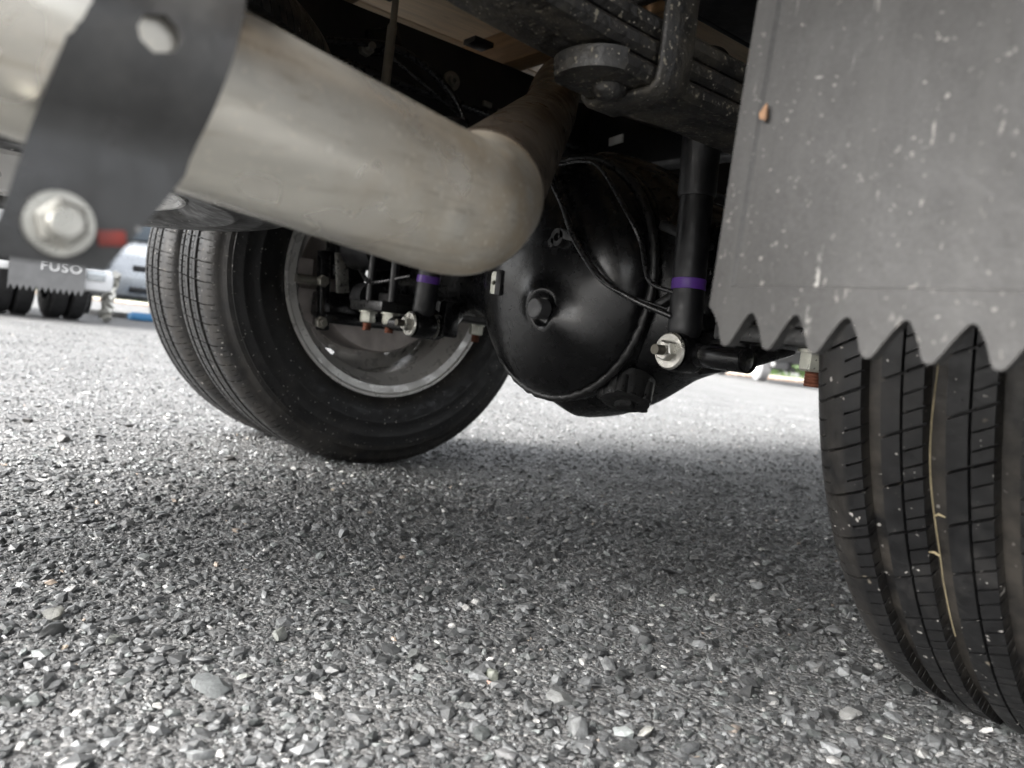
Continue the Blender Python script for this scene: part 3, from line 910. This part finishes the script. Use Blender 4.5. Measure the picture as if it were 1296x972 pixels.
# ---- brakes inside the wheels
for sx in (-1, 1):
    drum = G().lathe([(0, 0.05), (0, 0.143), (0.006, 0.147), (0.09, 0.147), (0.09, 0.05)], (sx * 0.605, 0, 0.372), (sx, 0, 0), 72).build('brake_drum', 'drum', truck, 35)
    g = G(); g.lathe([(0, 0.05), (0, 0.092), (0.004, 0.096), (0.007, 0.096)], (sx * 0.597, 0, 0.372), (sx, 0, 0), 60)
    g.build('backing_plate', 'black_dull', drum, 35)
    br = G()
    br.box((sx * 0.555, -0.155, 0.335), (0.02, 0.022, 0.15), Matrix.Rotation(0.08, 3, 'X'), 0.004)
    br.box((sx * 0.575, -0.115, 0.31), (0.045, 0.09, 0.05), bev=0.008)
    br.box((sx * 0.57, -0.12, 0.40), (0.05, 0.05, 0.08), bev=0.01)
    br.box((sx * 0.545, -0.09, 0.285), (0.025, 0.13, 0.02), bev=0.004)
    br.cyl((sx * 0.57, -0.03, 0.31), (sx * 0.50, -0.05, 0.33), 0.035, 0.03, 20)
    bk = br.build('brake_bracket', 'black_paint', truck, 35)
    g = G()
    g.hexa((sx * 0.545, -0.160, 0.275), (-sx, 0, 0), 0.012, 0.012); g.cyl((sx * 0.545, -0.160, 0.275), (sx * 0.525, -0.160, 0.275), 0.006, n=12)
    g.build('bolt', 'rod', bk, 25)
    g = G(); g.hexa((sx * 0.545, -0.165, 0.352), (-sx, 0, 0), 0.011, 0.014); g.cyl((sx * 0.56, -0.21, 0.352), (sx * 0.56, -0.16, 0.352), 0.008, n=12)
    g.build('bolt', 'rod', bk, 25)
    g = G(); g.box((sx * 0.54, -0.128, 0.372), (0.004, 0.026, 0.075), Matrix.Rotation(0.15, 3, 'X'), 0.001)
    g.build('guide_plate', 'zinc', bk, 25)
    for (yy, zz, hh) in ((-0.178, 0.368, 0.05), (-0.168, 0.305, 0.062)):
        G().box((sx * 0.598, yy, zz), (0.004, 0.034, hh), bev=0.001).build('lit_patch_plate', 'drum', bk)  # pale plates added to stand in for lit patches inside the wheel
    g = G(); g.tube(bez([(sx * 0.54, -0.10, 0.40), (sx * 0.47, -0.12, 0.37), (sx * 0.40, -0.135, 0.355), (sx * 0.32, -0.11, 0.37)], 8), 0.004, 8)
    g.build('brake_hose', 'cable', bk, 50)
    g = G(); g.cyl((sx * 0.44, -0.10, 0.42), (sx * 0.52, -0.11, 0.42), 0.04, n=24); g.cyl((sx * 0.46, -0.1, 0.33), (sx * 0.50, -0.1, 0.33), 0.028, n=20)
    g.build('brake_cylinder', 'black_dull', bk, 35)

# ---- frame rails, cross members, bed
def channel(name, x, y0, y1, z0, z1, flange, m='black_dull', t=0.006):
    g = G()
    L_ = y1 - y0; yc = (y0 + y1) / 2
    s_ = 1 if x > 0 else -1
    g.box((x, yc, (z0 + z1) / 2), (t, L_, z1 - z0), bev=0.0015)
    g.box((x + s_ * (flange / 2 + t / 2 + 0.0001), yc, z1 - t / 2 - 0.0003), (flange, L_, t), bev=0.0015)
    g.box((x + s_ * (flange / 2 + t / 2 + 0.0001), yc, z0 + t / 2 + 0.0003), (flange, L_, t), bev=0.0015)
    return g.build(name, m, truck)
rails = [channel('frame_rail', sx * 0.345, -1.00, 3.6, 0.590, 0.776, 0.062) for sx in (1, -1)]
# hardware on the inner face of the left rail
g = G(); g.lathe([(0, 0.005), (0.0, 0.016), (0.004, 0.0165), (0.006, 0.014), (0.006, 0.009), (0.012, 0.008), (0.012, 0.0045), (0.001, 0.0045)], (-0.3418, -0.059, 0.713), (1, 0, 0), 28)
g.build('grommet', 'rod', rails[1], 30)
g = G(); g.hexa((-0.3418, -0.225, 0.715), (1, 0, 0), 0.013, 0.012); g.cyl((-0.34, -0.225, 0.715), (-0.315, -0.225, 0.715), 0.006, n=12)
g.build('bolt', 'rod', rails[1], 25)
G().box((-0.336, -0.195, 0.735), (0.010, 0.06, 0.04), Matrix.Rotation(0.4, 3, 'X'), 0.003).build('cable_bracket', 'black_paint', rails[1])
for k, (yy, zz) in enumerate(((0.02, 0.695), (0.055, 0.69))):
    G().box((-0.338, yy, zz), (0.006, 0.02, 0.010), bev=0.002).build('clip', 'rod', rails[1])
for (pts, r_) in (([(-0.33, -0.5, 0.66), (-0.325, -0.3, 0.70), (-0.32, -0.18, 0.725), (-0.315, -0.08, 0.69), (-0.305, -0.03, 0.62), (-0.29, 0.0, 0.55), (-0.28, 0.02, 0.46)], 0.006),
                  ([(-0.33, -0.2, 0.72), (-0.31, -0.05, 0.65), (-0.30, 0.0, 0.60), (-0.26, 0.03, 0.52)], 0.003),
                  ([(-0.338, -0.9, 0.70), (-0.336, 0.2, 0.675), (-0.336, 1.5, 0.68)], 0.007)):
    G().tube(bez(pts, 8), r_, 10).build('cable', 'cable', truck, 60)
for yy in (-0.96, 0.30, 1.3, 2.4, 3.4):
    G().box((0, yy, 0.69), (0.676, 0.06, 0.12), bev=0.006).build('cross_member', 'black_dull', truck)
# spare carrier rod
g = G(); g.tube([(-0.186, -0.262, 0.80), (-0.186, -0.262, 0.705), (-0.186, -0.263, 0.70), (-0.187, -0.268, 0.42)], [0.0048, 0.0048, 0.0068, 0.0068], 14)
g.build('carrier_rod', 'rod', truck, 40)
G().box((-0.20, -0.262, 0.765), (0.10, 0.05, 0.012), bev=0.002).build('carrier_bracket', 'black_dull', truck)
# spring hangers hanging from the rails
for sx in (1, -1):
    for yy, h_ in ((-0.69, 0.03), (0.69, 0.05)):
        g = G()
        for o_ in (-0.04, 0.04):
            g.box((sx * 0.395 + o_, yy, 0.585), (0.008, 0.055, 0.10 + h_), bev=0.003)
        g.box((sx * 0.395, yy, 0.64), (0.088, 0.10, 0.012), bev=0.003)
        g.build('spring_hanger', 'black_dull', truck)
    G().box((sx * 0.395, 0, 0.585), (0.06, 0.10, 0.07), bev=0.015).build('bump_stop', 'rubber', truck)
# bed: joists and floor boards
bed = empty('load_bed', (0, 0, 0.778), 0, truck)
ys = [-0.93, -0.60, -0.27, 0.075, 0.48, 0.88, 1.24, 1.60, 1.96, 2.32, 2.68, 3.04, 3.40]
for y_ in ys:
    G().box((0, y_, 0.0315), (1.92, 0.045, 0.062), bev=0.003).build('joist', 'wood_dark', bed)
BW = 0.24
for i in range(8):
    x_ = -0.96 + BW * (i + 0.5)
    G().box((x_, 1.27, 0.0755 + 0.0008 * (i % 3)), (BW - 0.0025, 4.58, 0.024), bev=0.0015).build('floor_board', 'wood', bed)
for sx in (1, -1):
    G().box((sx * 0.985, 1.27, 0.06), (0.045, 4.6, 0.14), bev=0.005).build('side_sill', 'black_dull', bed)
G().box((0, -1.045, 0.05), (1.92, 0.05, 0.12), bev=0.005).build('rear_sill', 'black_dull', bed)
for y_ in (-0.02, 0.75, 1.5):
    for sx in (1, -1):
        G().box((sx * 0.327, y_, 0.008), (0.035, 0.04, 0.009), bev=0.001).build('body_clamp', 'black_dull', bed)
# unseen tanks and driveline further forward, added as dark masses blocking daylight
G().box((-0.66, 1.15, 0.55), (0.46, 0.95, 0.40), bev=0.05).build('added_fuel_tank', 'black_dull', truck)
G().box((0.70, 1.25, 0.56), (0.40, 0.7, 0.34), bev=0.03).build('added_battery_box', 'black_dull', truck)
g = G(); g.cyl((0, 0.10, 0.39), (0, 0.26, 0.40), 0.075, 0.045, 24); g.cyl((0, 0.26, 0.40), (0, 1.9, 0.52), 0.042, n=24)
g.build('propeller_shaft', 'black_dull', truck, 40)
g = G(); g.box((0, 2.3, 0.56), (0.42, 0.9, 0.40), bev=0.06)
g.build('added_gearbox', 'black_dull', truck)
g = G(); g.cyl((-0.28, 0.95, 0.50), (0.28, 0.95, 0.50), 0.12, n=28)
g.build('added_air_tank', 'black_dull', truck, 40)
G().box((-0.253, 0.2665, 0.682), (0.036, 0.004, 0.016), Matrix.Rotation(-0.1, 3, 'Y'), 0.001).build('light_gap_plate', 'white', truck)  # white plate standing in for a gap of daylight

# ---- exhaust
def pax(y):
    return V(0.474 + 0.165 * (-0.556 - y), y, 0.348 + 0.096 * (-0.556 - y))
PR = 0.0375
g = G()
path = [pax(y) for y in np.linspace(-1.12, -0.60, 13)]
E0 = pax(-0.556)
UPD = (V(0.054, -0.165, 0.563) - E0).normalized()
bend = bez([pax(-0.602), pax(-0.585), E0 + (pax(-0.585) - E0) * 0.25 + UPD * 0.006, E0 + UPD * 0.032, E0 + UPD * 0.052], 8)[1:]
path += bend
g.tube(path, PR, 64, False)
ex = g.build('exhaust_pipe', 'exhaust', truck, 60)
g = G()
up = [E0 + UPD * t for t in np.linspace(0.046, 0.50, 12)]
up += bez([E0 + UPD * 0.51, E0 + UPD * 0.58, E0 + UPD * 0.66, V(-0.115, 0.00, 0.69), V(-0.13, 0.08, 0.715), V(-0.13, 0.27, 0.72)], 8)
g.tube(up, PR - 0.0008, 48)
g.build('inner_pipe', 'exhaust_inner', ex, 60)
g = G(); ring_c = E0 + UPD * 0.05
g.lathe([(-0.003, PR - 0.0003), (-0.002, PR + 0.0008), (0.002, PR + 0.0008), (0.003, PR - 0.0003)], ring_c, UPD, 48)
g.build('weld_seam', 'exhaust_inner', ex, 60)
# hanger strap: a band round the pipe whose ear hangs down with a bolt through it
SY = -0.7325
W2 = 0.0240
pc = pax(SY)
g = G()
th_ = 0.0028
def strap_pt(X, Z, w):
    if Z < 0.325 and X > pc.x:                   # the ear narrows downwards
        w -= (0.325 - Z) * 0.42 * (w + W2) / (2 * W2)
    return V(X, SY + (Z - 0.365) * 0.22 + w, Z)
outline = []                                     # in the XZ plane, seen along the pipe
rb = PR + 0.0012
for a in np.linspace(math.radians(175), math.radians(-42), 34):
    outline.append((pc.x + rb * math.cos(a), pc.z + rb * math.sin(a)))
xe = outline[-1][0]
ear = [(xe - 0.0025, outline[-1][1] - 0.007), (xe - 0.0018, outline[-1][1] - 0.013), (xe - 0.001, 0.314), (xe, 0.306), (xe, 0.2895)]
outline += ear
vs, fs = [], []
cols = np.linspace(-W2, W2, 9)
n_o = len(outline)
def offs(i):
    a = Vector(outline[max(0, i - 1)]); b = Vector(outline[min(n_o - 1, i + 1)])
    d = (b - a).normalized()
    return Vector((-d.y, d.x))
for layer in (0, th_):
    for i, (X, Z) in enumerate(outline):
        nn_ = offs(i) * layer
        for w in cols:
            vs.append(strap_pt(X + nn_.x, Z + nn_.y, w))
nc = len(cols)
# the drilled hole in the band
hole_c = (min(range(n_o), key=lambda i: abs(outline[i][1] - 0.366) + (0 if outline[i][0] > pc.x else 1)), 4)
def vid(l, i, j): return l * n_o * nc + i * nc + j
skip = {(hole_c[0] - 1, 3), (hole_c[0] - 1, 4), (hole_c[0], 3), (hole_c[0], 4)}
ringv = {}
for i in range(n_o - 1):
    for j in range(nc - 1):
        if (i, j) in skip:
            continue
        fs.append((vid(0, i, j), vid(0, i, j + 1), vid(0, i + 1, j + 1), vid(0, i + 1, j)))
        fs.append((vid(1, i, j), vid(1, i + 1, j), vid(1, i + 1, j + 1), vid(1, i, j + 1)))
for i in range(n_o - 1):
    for j in (0, nc - 1):
        fs.append((vid(0, i, j), vid(0, i + 1, j), vid(1, i + 1, j), vid(1, i, j)))
for j in range(nc - 1):
    for i in (0, n_o - 1):
        fs.append((vid(0, i, j), vid(0, i, j + 1), vid(1, i, j + 1), vid(1, i, j)))
hi_, hj = hole_c
loop = [(hi_ - 1, 3), (hi_ - 1, 4), (hi_ - 1, 5), (hi_, 5), (hi_ + 1, 5), (hi_ + 1, 4), (hi_ + 1, 3), (hi_, 3)]
# round the opening: move its rim onto a circle
for l in (0, 1):
    cc = Vector(vs[vid(l, hi_, hj)])
    for (i, j) in loop:
        k = vid(l, i, j)
        d = Vector(vs[k]) - cc
        vs[k] = tuple(cc + d.normalized() * 0.0068)
for a in range(8):
    b = (a + 1) % 8
    fs.append((vid(0, *loop[a]), vid(0, *loop[b]), vid(1, *loop[b]), vid(1, *loop[a])))
g.add(vs, fs)
strap = g.build('hanger_strap', 'strap', ex, 40)
# strap goes on up to the rear cross member
G().box((pc.x - 0.048, SY + 0.02, 0.50), (0.004, 0.05, 0.26), bev=0.001).build('hanger_plate', 'strap', ex)
bc = V(xe + th_, -0.7545, 0.3025)
G().lathe([(0, 0.005), (0, 0.0106), (0.0022, 0.0102), (0.0022, 0.005)], bc, (1, 0, 0), 40).build('bolt_washer', 'zinc', ex, 30)
G().hexa(bc + V(0.0023, 0, 0), (1, 0.02, 0), 0.0078, 0.0062).build('bolt_nut', 'zinc', ex, 20)
g = G(); g.tube([bc + V(0, 0, 0), bc + V(0.0145, 0, 0), bc + V(0.0155, 0, 0)], [0.0053, 0.0053, 0.0045], 24)
g.build('bolt_end', 'zinc', ex, 30)
G().box((xe + th_ + 0.0006, -0.7390, 0.3005), (0.0008, 0.0085, 0.0050), Matrix.Rotation(0.15, 3, 'X'), 0.0002).build('paint_mark', 'red', ex)

# ---- mud flap with toothed lower edge
FY = -0.45
g = G()
x0f, pitch, nteeth = 0.5575, 0.0266, 19
top = 0.66
edge = [(x0f, 0.3125)]
for k in range(nteeth):
    xt = 0.5715 + pitch * k
    if k == 0:
        edge += [(x0f + 0.0025, 0.3105), (x0f + 0.005, 0.3075)]
    for (dx_, dz_) in ((-0.0055, 0.3015), (-0.0034, 0.2953), (-0.0020, 0.2926), (0.0, 0.2918), (0.0022, 0.2925), (0.0042, 0.2953), (0.0078, 0.3015), (0.0110, 0.3065), (0.0130, 0.3091), (0.0148, 0.3100), (0.0166, 0.3094), (0.0180, 0.3072)):
        if k == 0 and dx_ < -0.006:
            continue
        edge.append((xt + dx_, dz_))
xr = edge[-1][0] + 0.004
def flap_y(x, z):
    return FY + 0.0025 * math.sin(x * 14 + 1) + 0.004 * math.sin((z - 0.29) * 9) + 0.0015 * math.sin(x * 37 + z * 21)
rows = [0.0, 0.006, 0.03, 0.07, 0.13, 0.2, 0.28, 0.35]
def raise_(x, z):
    r = 0.0
    if x < x0f + 0.016 + 0.012 * (z - 0.3) / 0.3: r = 0.0018
    if 0.3105 < z < 0.3235: r = 0.0018
    return r
base_z = 0.3235
zs = [base_z + 0.0006, 0.335, 0.36, 0.40, 0.45, 0.50, 0.56, 0.62, top]
vs, fs = [], []
ne = len(edge)
TH = 0.006
levels = 1 + 1 + len(zs)
for side in (0, 1):
    for li in range(levels):
        for (x, z) in edge:
            X = x
            if li == 0: Z = z
            elif li == 1: Z = base_z
            else: Z = zs[li - 2]
            X = x + (0.035 * (Z - 0.31) * (1 - (x - x0f) / 0.5) if Z > 0.31 else 0)
            rz = 0.0018 if li <= 1 else (0.0018 if x < x0f + 0.014 else 0)
            y = flap_y(X, Z) - rz if side == 0 else flap_y(X, Z) + TH
            vs.append((X, y, Z))
off = levels * ne
for li in range(levels - 1):
    for i in range(ne - 1):
        a = li * ne + i
        fs.append((a, a + 1, a + ne + 1, a + ne))
        fs.append((off + a, off + a + ne, off + a + ne + 1, off + a + 1))
for i in range(ne - 1):
    fs.append((i, off + i, off + i + 1, i + 1))
    t_ = (levels - 1) * ne + i
    fs.append((t_, t_ + 1, off + t_ + 1, off + t_))
for li in range(levels - 1):
    a = li * ne; b = a + ne
    fs.append((a, b, off + b, off + a))
    a += ne - 1; b += ne - 1
    fs.append((a, off + a, off + b, b))
g.add(vs, fs)
flap = g.build('mud_flap', 'flap', truck, 30)
G().box((0.80, FY + 0.022, 0.64), (0.50, 0.03, 0.05), bev=0.004).build('flap_bracket', 'black_dull', flap)
g = G(); g.box((0.80, FY + 0.02, 0.72), (0.06, 0.03, 0.15), bev=0.003)
g.build('flap_arm', 'black_dull', flap)

# ------------------------------------------------------------------ spare wheel slung flat under the frame
spare = empty('spare_wheel', (-0.15, -0.765, 0.481))
tag(spare, 'spare wheel slung flat under the frame, behind the exhaust pipe', 'wheel')
spare.rotation_euler = (0, PI / 2, 0.4)
o = link('tyre', TYRE, None, spare, 0)
o = link('rim', RIM, None, spare, 0)

# ------------------------------------------------------------------ small loose things
pts = []
for k in range(26):
    f = k / 25
    phi = math.radians(-1 - 40 * f)
    rr = 0.3775 - 0.0015 * math.sin(f * 9)
    pts.append((XI - 0.0335 + 0.0012 * math.sin(f * 11) + 0.004 * max(0, f - 0.8) * 4, 0.075 - rr * math.cos(phi), 0.361 + rr * math.sin(phi)))
g = G(); g.tube(pts, [0.00055 - 0.0002 * (i / 25) for i in range(26)], 8)
st = g.build('straw_stem', 'straw', None, 60)
tag(st, 'dry straw stem caught along a tread groove of the near right tyre', 'straw')
for (k, s_) in ((15, 1), (18, -1)):
    p = Vector(pts[k]); g = G(); g.tube([p, p + V(0.003 * s_, -0.002, 0.002), p + V(0.007 * s_, -0.001, 0.001)], [0.0006, 0.0009, 0.0003], 6)
    g.build('side_shoot', 'straw', st, 60)
def leaf_bit(x, z, s_, name, label):
    vs, fs = [], []
    n = 10
    for sd in (0, 1):
        for i in range(n):
            a = 2 * PI * i / n
            r = s_ * (1 + 0.25 * math.sin(3 * a + x * 50))
            X, Z = x + 0.5 * r * math.cos(a), z + r * math.sin(a)
            vs.append((X, flap_y(X, Z) - 0.0021 - 0.0006 * sd - 0.0012 * sd * math.cos(a) ** 2, Z))
    fs.append(tuple(range(n))); fs.append(tuple(range(2 * n - 1, n - 1, -1)))
    for i in range(n):
        j = (i + 1) % n
        fs.append((i, n + i, n + j, j))
    o = G().add(vs, fs).build(name, 'leaf', None, 40)
    tag(o, label, 'leaf')
leaf_bit(0.578, 0.413, 0.0042, 'leaf_scrap', 'orange scrap of dry leaf stuck near the flap edge')

# ------------------------------------------------------------------ far side of the yard
def simple_tyre(g, c, ax, R_, w, r_in):
    g.lathe([(-w / 2 + 0.01, r_in), (-w / 2, R_ * 0.8), (-w / 2 + 0.012, R_ * 0.95), (-w / 2 + 0.03, R_), (w / 2 - 0.03, R_), (w / 2 - 0.012, R_ * 0.95), (w / 2, R_ * 0.8), (w / 2 - 0.01, r_in)], c, ax, 40)

# --- white truck on the left, its tail towards us
A = math.radians(90)
tl = empty('parked_truck', (-7.35, 0.62, 0), math.radians(4))
tag(tl, 'white truck on the left with a grey lettered mud flap', 'truck')
def P(name, g, m, parent=tl, sm=35): return g.build(name, m, parent, sm)
# local: +x towards our camera (the truck's tail), y to its right-hand side in the picture
P('cargo_box', G().box((-1.9, -0.9, 1.75), (3.6, 2.2, 1.9), bev=0.03), 'white_body')
P('chassis', G().box((-2.4, -0.9, 0.70), (4.6, 0.8, 0.16), bev=0.01), 'dark_plastic')
bmp = P('rear_bumper', G().box((0.05, -1.12, 0.66), (0.10, 1.9, 0.10), bev=0.02).box((0.05, -1.12, 0.44), (0.08, 1.9, 0.075), bev=0.015), 'white')
P('corner_panel', G().box((-0.12, 0.08, 0.40), (0.36, 0.38, 0.22), bev=0.06), 'white_body')
P('corner_lamp', G().box((0.07, 0.10, 0.44), (0.03, 0.16, 0.09), bev=0.012), 'lamp')
g = G()
ed = []
for k in range(13):
    y_ = -0.60 + 0.048 * k
    ed += [(y_, 0.235), (y_ + 0.024, 0.285)]
vs = [(0.12, y_, z_) for y_, z_ in ed] + [(0.12, y_, 0.62) for y_, z_ in ed] + [(0.108, y_, z_) for y_, z_ in ed] + [(0.108, y_, 0.62) for y_, z_ in ed]
ne = len(ed); fs = []
for i in range(ne - 1):
    fs += [(i, i + 1, ne + i + 1, ne + i), (2 * ne + i, 3 * ne + i, 3 * ne + i + 1, 2 * ne + i + 1), (i, 2 * ne + i, 2 * ne + i + 1, i + 1), (ne + i, ne + i + 1, 3 * ne + i + 1, 3 * ne + i)]
g.add(vs, fs)
fl = P('mud_flap', g, 'grey_flap')
fc = bpy.data.curves.new('lettering', 'FONT'); fc.body = 'FUSO'; fc.size = 0.125; fc.extrude = 0.003; fc.space_character = 1.15; fc.align_x = 'CENTER'
fo = bpy.data.objects.new('lettering_curve', fc)
COL.objects.link(fo)
bpy.context.view_layer.update()
lm = bpy.data.meshes.new_from_object(fo.evaluated_get(bpy.context.evaluated_depsgraph_get()))
bpy.data.objects.remove(fo)
lo_ = link('lettering', lm, 'white', fl, 0)
lo_.location = (0.125, -0.20, 0.435); lo_.rotation_euler = (PI / 2, 0, PI / 2)
for (yc, nm) in ((-0.02, 'a'), (-0.47, 'b'), (-1.55, 'c'), (-2.0, 'd')):
    w = empty('wheel', (-0.55, yc, 0.37), 0, tl)
    g = G()
    for o_ in (-0.085, 0.085):
        simple_tyre(g, (0, o_, 0), (0, 1, 0), 0.37, 0.165, 0.2)
    g.build('tyre', 'far_tyre', w, 35)
    G().lathe([(-0.1, 0.02), (-0.1, 0.19), (0.1, 0.19), (0.1, 0.02)], (0, 0, 0), (0, 1, 0), 32).build('rim', 'rim', w, 35)

# --- silver van half hidden behind our left wheels
van = empty('parked_van', (-10.4, 1.95, 0), math.radians(-4))
tag(van, 'silver van standing nose towards us behind the left dual wheels', 'van')
g = G()
prof = [(0.0, 0.30), (0.06, 0.42), (0.05, 0.62), (-0.05, 0.82), (-0.55, 0.98), (-1.15, 1.62), (-1.4, 1.75), (-3.6, 1.78), (-3.9, 1.6), (-3.95, 0.35), (-3.6, 0.26), (-0.3, 0.24)]
hw = 0.80
vs, fs = [], []
cols = [(-1.0, 0.90), (-0.93, 0.97), (-0.75, 1.0), (0, 1.015), (0.75, 1.0), (0.93, 0.97), (1.0, 0.90)]
for (cy, sc) in cols:
    for (x, z) in prof:
        vs.append((-1.9 + (x + 1.9) * sc, cy * hw * (1 - 0.16 * max(0, z - 0.95) / 0.8), 0.9 + (z - 0.9) * (0.97 + 0.03 * sc)))
k = len(prof)
for i in range(len(cols) - 1):
    for j in range(k):
        q = (j + 1) % k
        fs.append((i * k + j, i * k + q, (i + 1) * k + q, (i + 1) * k + j))
fs += [tuple(range(k)), tuple(range(len(cols) * k - 1, (len(cols) - 1) * k - 1, -1))]
g.add(vs, fs)
P('body', g, 'silver_body', van, 30)
P('windscreen', G().box((-0.80, 0, 1.30), (0.02, 1.25, 0.62), Matrix.Rotation(-0.78, 3, 'Y'), 0.008), 'glass', van)
P('grille', G().box((0.055, 0, 0.66), (0.05, 0.45, 0.08), bev=0.015).box((0.075, 0, 0.38), (0.05, 0.5, 0.07), bev=0.015), 'dark_plastic', van)
for s_ in (-1, 1):
    hl = P('headlamp', G().box((0.0, s_ * 0.60, 0.70), (0.16, 0.26, 0.15), Matrix.Rotation(s_ * 0.3, 3, 'Z'), 0.04), 'lamp', van)
    P('indicator', G().box((0.02, s_ * 0.755, 0.66), (0.10, 0.06, 0.10), bev=0.02), 'orange', van)
    P('mirror', G().box((-0.75, s_ * 0.92, 1.15), (0.10, 0.18, 0.22), bev=0.03), 'dark_plastic', van)
    for x_ in (-0.65, -3.2):
        w = empty('wheel', (x_, s_ * 0.70, 0.30), 0, van)
        g = G(); simple_tyre(g, (0, 0, 0), (0, 1, 0), 0.30, 0.19, 0.19); g.build('tyre', 'far_tyre', w, 35)
        G().lathe([(-0.06, 0.02), (-0.06, 0.185), (0.06, 0.185), (0.06, 0.02)], (0, 0, 0), (0, 1, 0), 28).build('rim', 'rim', w, 35)
# chained grey post between truck and van
post = G()
pp = [V(-7.9 + 0.012 * math.sin(k * 2.3), 0.93 + 0.03 * math.sin(k * 1.7) + 0.004 * k, 0.02 + 0.022 * k) for k in range(22)]
post.tube(pp, [0.05 + 0.016 * math.sin(k * 1.9) + 0.01 * math.sin(k * 4.1) for k in range(22)], 14)
po = post.build('wrapped_post', 'zinc', None, 40)
tag(po, 'lumpy silver-wrapped post standing between the white truck and the silver van', 'post')
# blue plastic barriers lying along the ground
for k, (x_, y_, l_) in enumerate(((-11.2, 1.22, 0.35), (-9.8, 2.15, 1.1))):
    g = G().box((0, 0, 0.04), (0.22, l_, 0.08), bev=0.02).box((0, 0, 0.088), (0.14, l_ - 0.06, 0.02), bev=0.01)
    b_ = g.build('ground_barrier', 'blue', None, 35, (x_, y_, 0))
    tag(b_, ('short blue plastic block lying on the ground just right of the wrapped post', 'long blue plastic block lying on the ground in front of the silver van')[k], 'barrier', 'blue blocks on the ground')

# --- truck far off on the right: pale wheel under a dark chassis
tr = empty('distant_truck', (-9.93, 15.52, 0), math.radians(-38))
tag(tr, 'distant truck seen below the axle on the right, pale wheel under a dark chassis', 'truck')
g = G(); simple_tyre(g, (0, 0, 0), (0, 1, 0), 0.42, 0.26, 0.30)
w = empty('wheel', (0, 0, 0.42), 0, tr)
g.build('tyre', mat('pale_dusty_tyre', (0.34, 0.34, 0.35), 0.6, 0, 0.1, 4), w, 35)
G().lathe([(-0.145, 0.02), (-0.15, 0.12), (-0.11, 0.2), (-0.135, 0.31), (0.13, 0.31), (0.13, 0.02)], (0, 0, 0), (0, 1, 0), 36).build('rim', 'white', w, 35)
w2 = copy_tree(w, tr); w2.location = (-3.4, 0, 0.42)
P('chassis', G().box((0.3, 0.3, 0.62), (6.5, 0.5, 0.32), bev=0.02), 'dark_plastic', tr)
P('side_guard', G().box((1.25, 0, 0.40), (1.1, 0.1, 0.16), bev=0.02), 'dark_plastic', tr)
P('guard_light', G().lathe([(-0.06, 0.001), (-0.06, 0.05), (-0.03, 0.06), (0.0, 0.06)], (1.0, -0.05, 0.42), (0, 1, 0), 16), 'white', tr)
P('cargo_box', G().box((0, 0.4, 1.9), (6.6, 2.2, 2.1), bev=0.04), 'white_body', tr)

# --- edge of the yard: kerb, leaf litter, grass, hedge
kb = empty('kerb', (0, 0, 0))
fwd = Vector((CAM_D.x, CAM_D.y, 0)).normalized(); rgt = Vector((fwd.y, -fwd.x, 0))
edge_dir = Vector((0.80, 0.60, 0)).normalized()
edge_c = Vector((-13.5, 21.0, 0))
yaw_e = math.atan2(edge_dir.y, edge_dir.x)
kb.location = edge_c; kb.rotation_euler = (0, 0, yaw_e)
tag(kb, kind='structure')
for i in range(30):
    G().box((-30 + 2.0 * i + 1.0, 0, 0.05), (1.985, 0.18, 0.16), bev=0.012).build('kerb_stone', 'kerb', kb)
def tufts(name, n, x0, x1, y0, y1, h0, h1, wd, m, label, cat):
    x = rng.uniform(x0, x1, n); y = rng.uniform(y0, y1, n); h = rng.uniform(h0, h1, n); a = rng.uniform(0, PI, n)
    lean = rng.normal(0, 0.25, (n, 2)) * h[:, None]
    ca, sa = np.cos(a) * wd, np.sin(a) * wd
    zg = np.zeros(n)
    v = np.stack([np.stack([x - ca, y - sa, zg], 1), np.stack([x + ca, y + sa, zg], 1), np.stack([x + lean[:, 0], y + lean[:, 1], h], 1)], 1).reshape(-1, 3)
    f = np.arange(3 * n).reshape(n, 3)
    me = bpy.data.meshes.new(name); me.from_pydata(v.tolist(), [], f.tolist())
    o = link(name, me, m, None, 0); o.location = edge_c; o.rotation_euler = (0, 0, yaw_e)
    return tag(o, label, cat, kind='stuff')
tufts('grass', 9000, -30, 30, 0.15, 3.5, 0.08, 0.32, 0.02, 'grass', 'green grass strip along the far edge of the yard', 'grass')
tufts('leaf_litter', 5000, -30, 30, -0.9, -0.1, 0.01, 0.06, 0.05, 'leaf', 'orange dead leaves lying along the far kerb', 'leaves')
# hedge along the edge
n = 26000
x = rng.uniform(-34, 34, n); t = rng.uniform(0, 2 * PI, n); rr = np.sqrt(rng.random(n))
bumpy = 0.85 + 0.2 * np.sin(x * 1.3) + 0.12 * np.sin(x * 3.7 + 1)
c = np.stack([x, 5.0 + 0.9 * rr * np.cos(t) * bumpy, 0.95 * bumpy + 0.9 * rr * np.sin(t) * bumpy], 1)
q = rng.normal(0, 0.085, (n, 3, 3)) + c[:, None]
me = bpy.data.meshes.new('hedge'); me.from_pydata(q.reshape(-1, 3).tolist(), [], np.arange(3 * n).reshape(n, 3).tolist())
hd = link('hedge', me, 'hedge', None, 0); hd.location = edge_c; hd.rotation_euler = (0, 0, yaw_e)
tag(hd, 'green hedge running along the far edge of the yard', 'hedge')
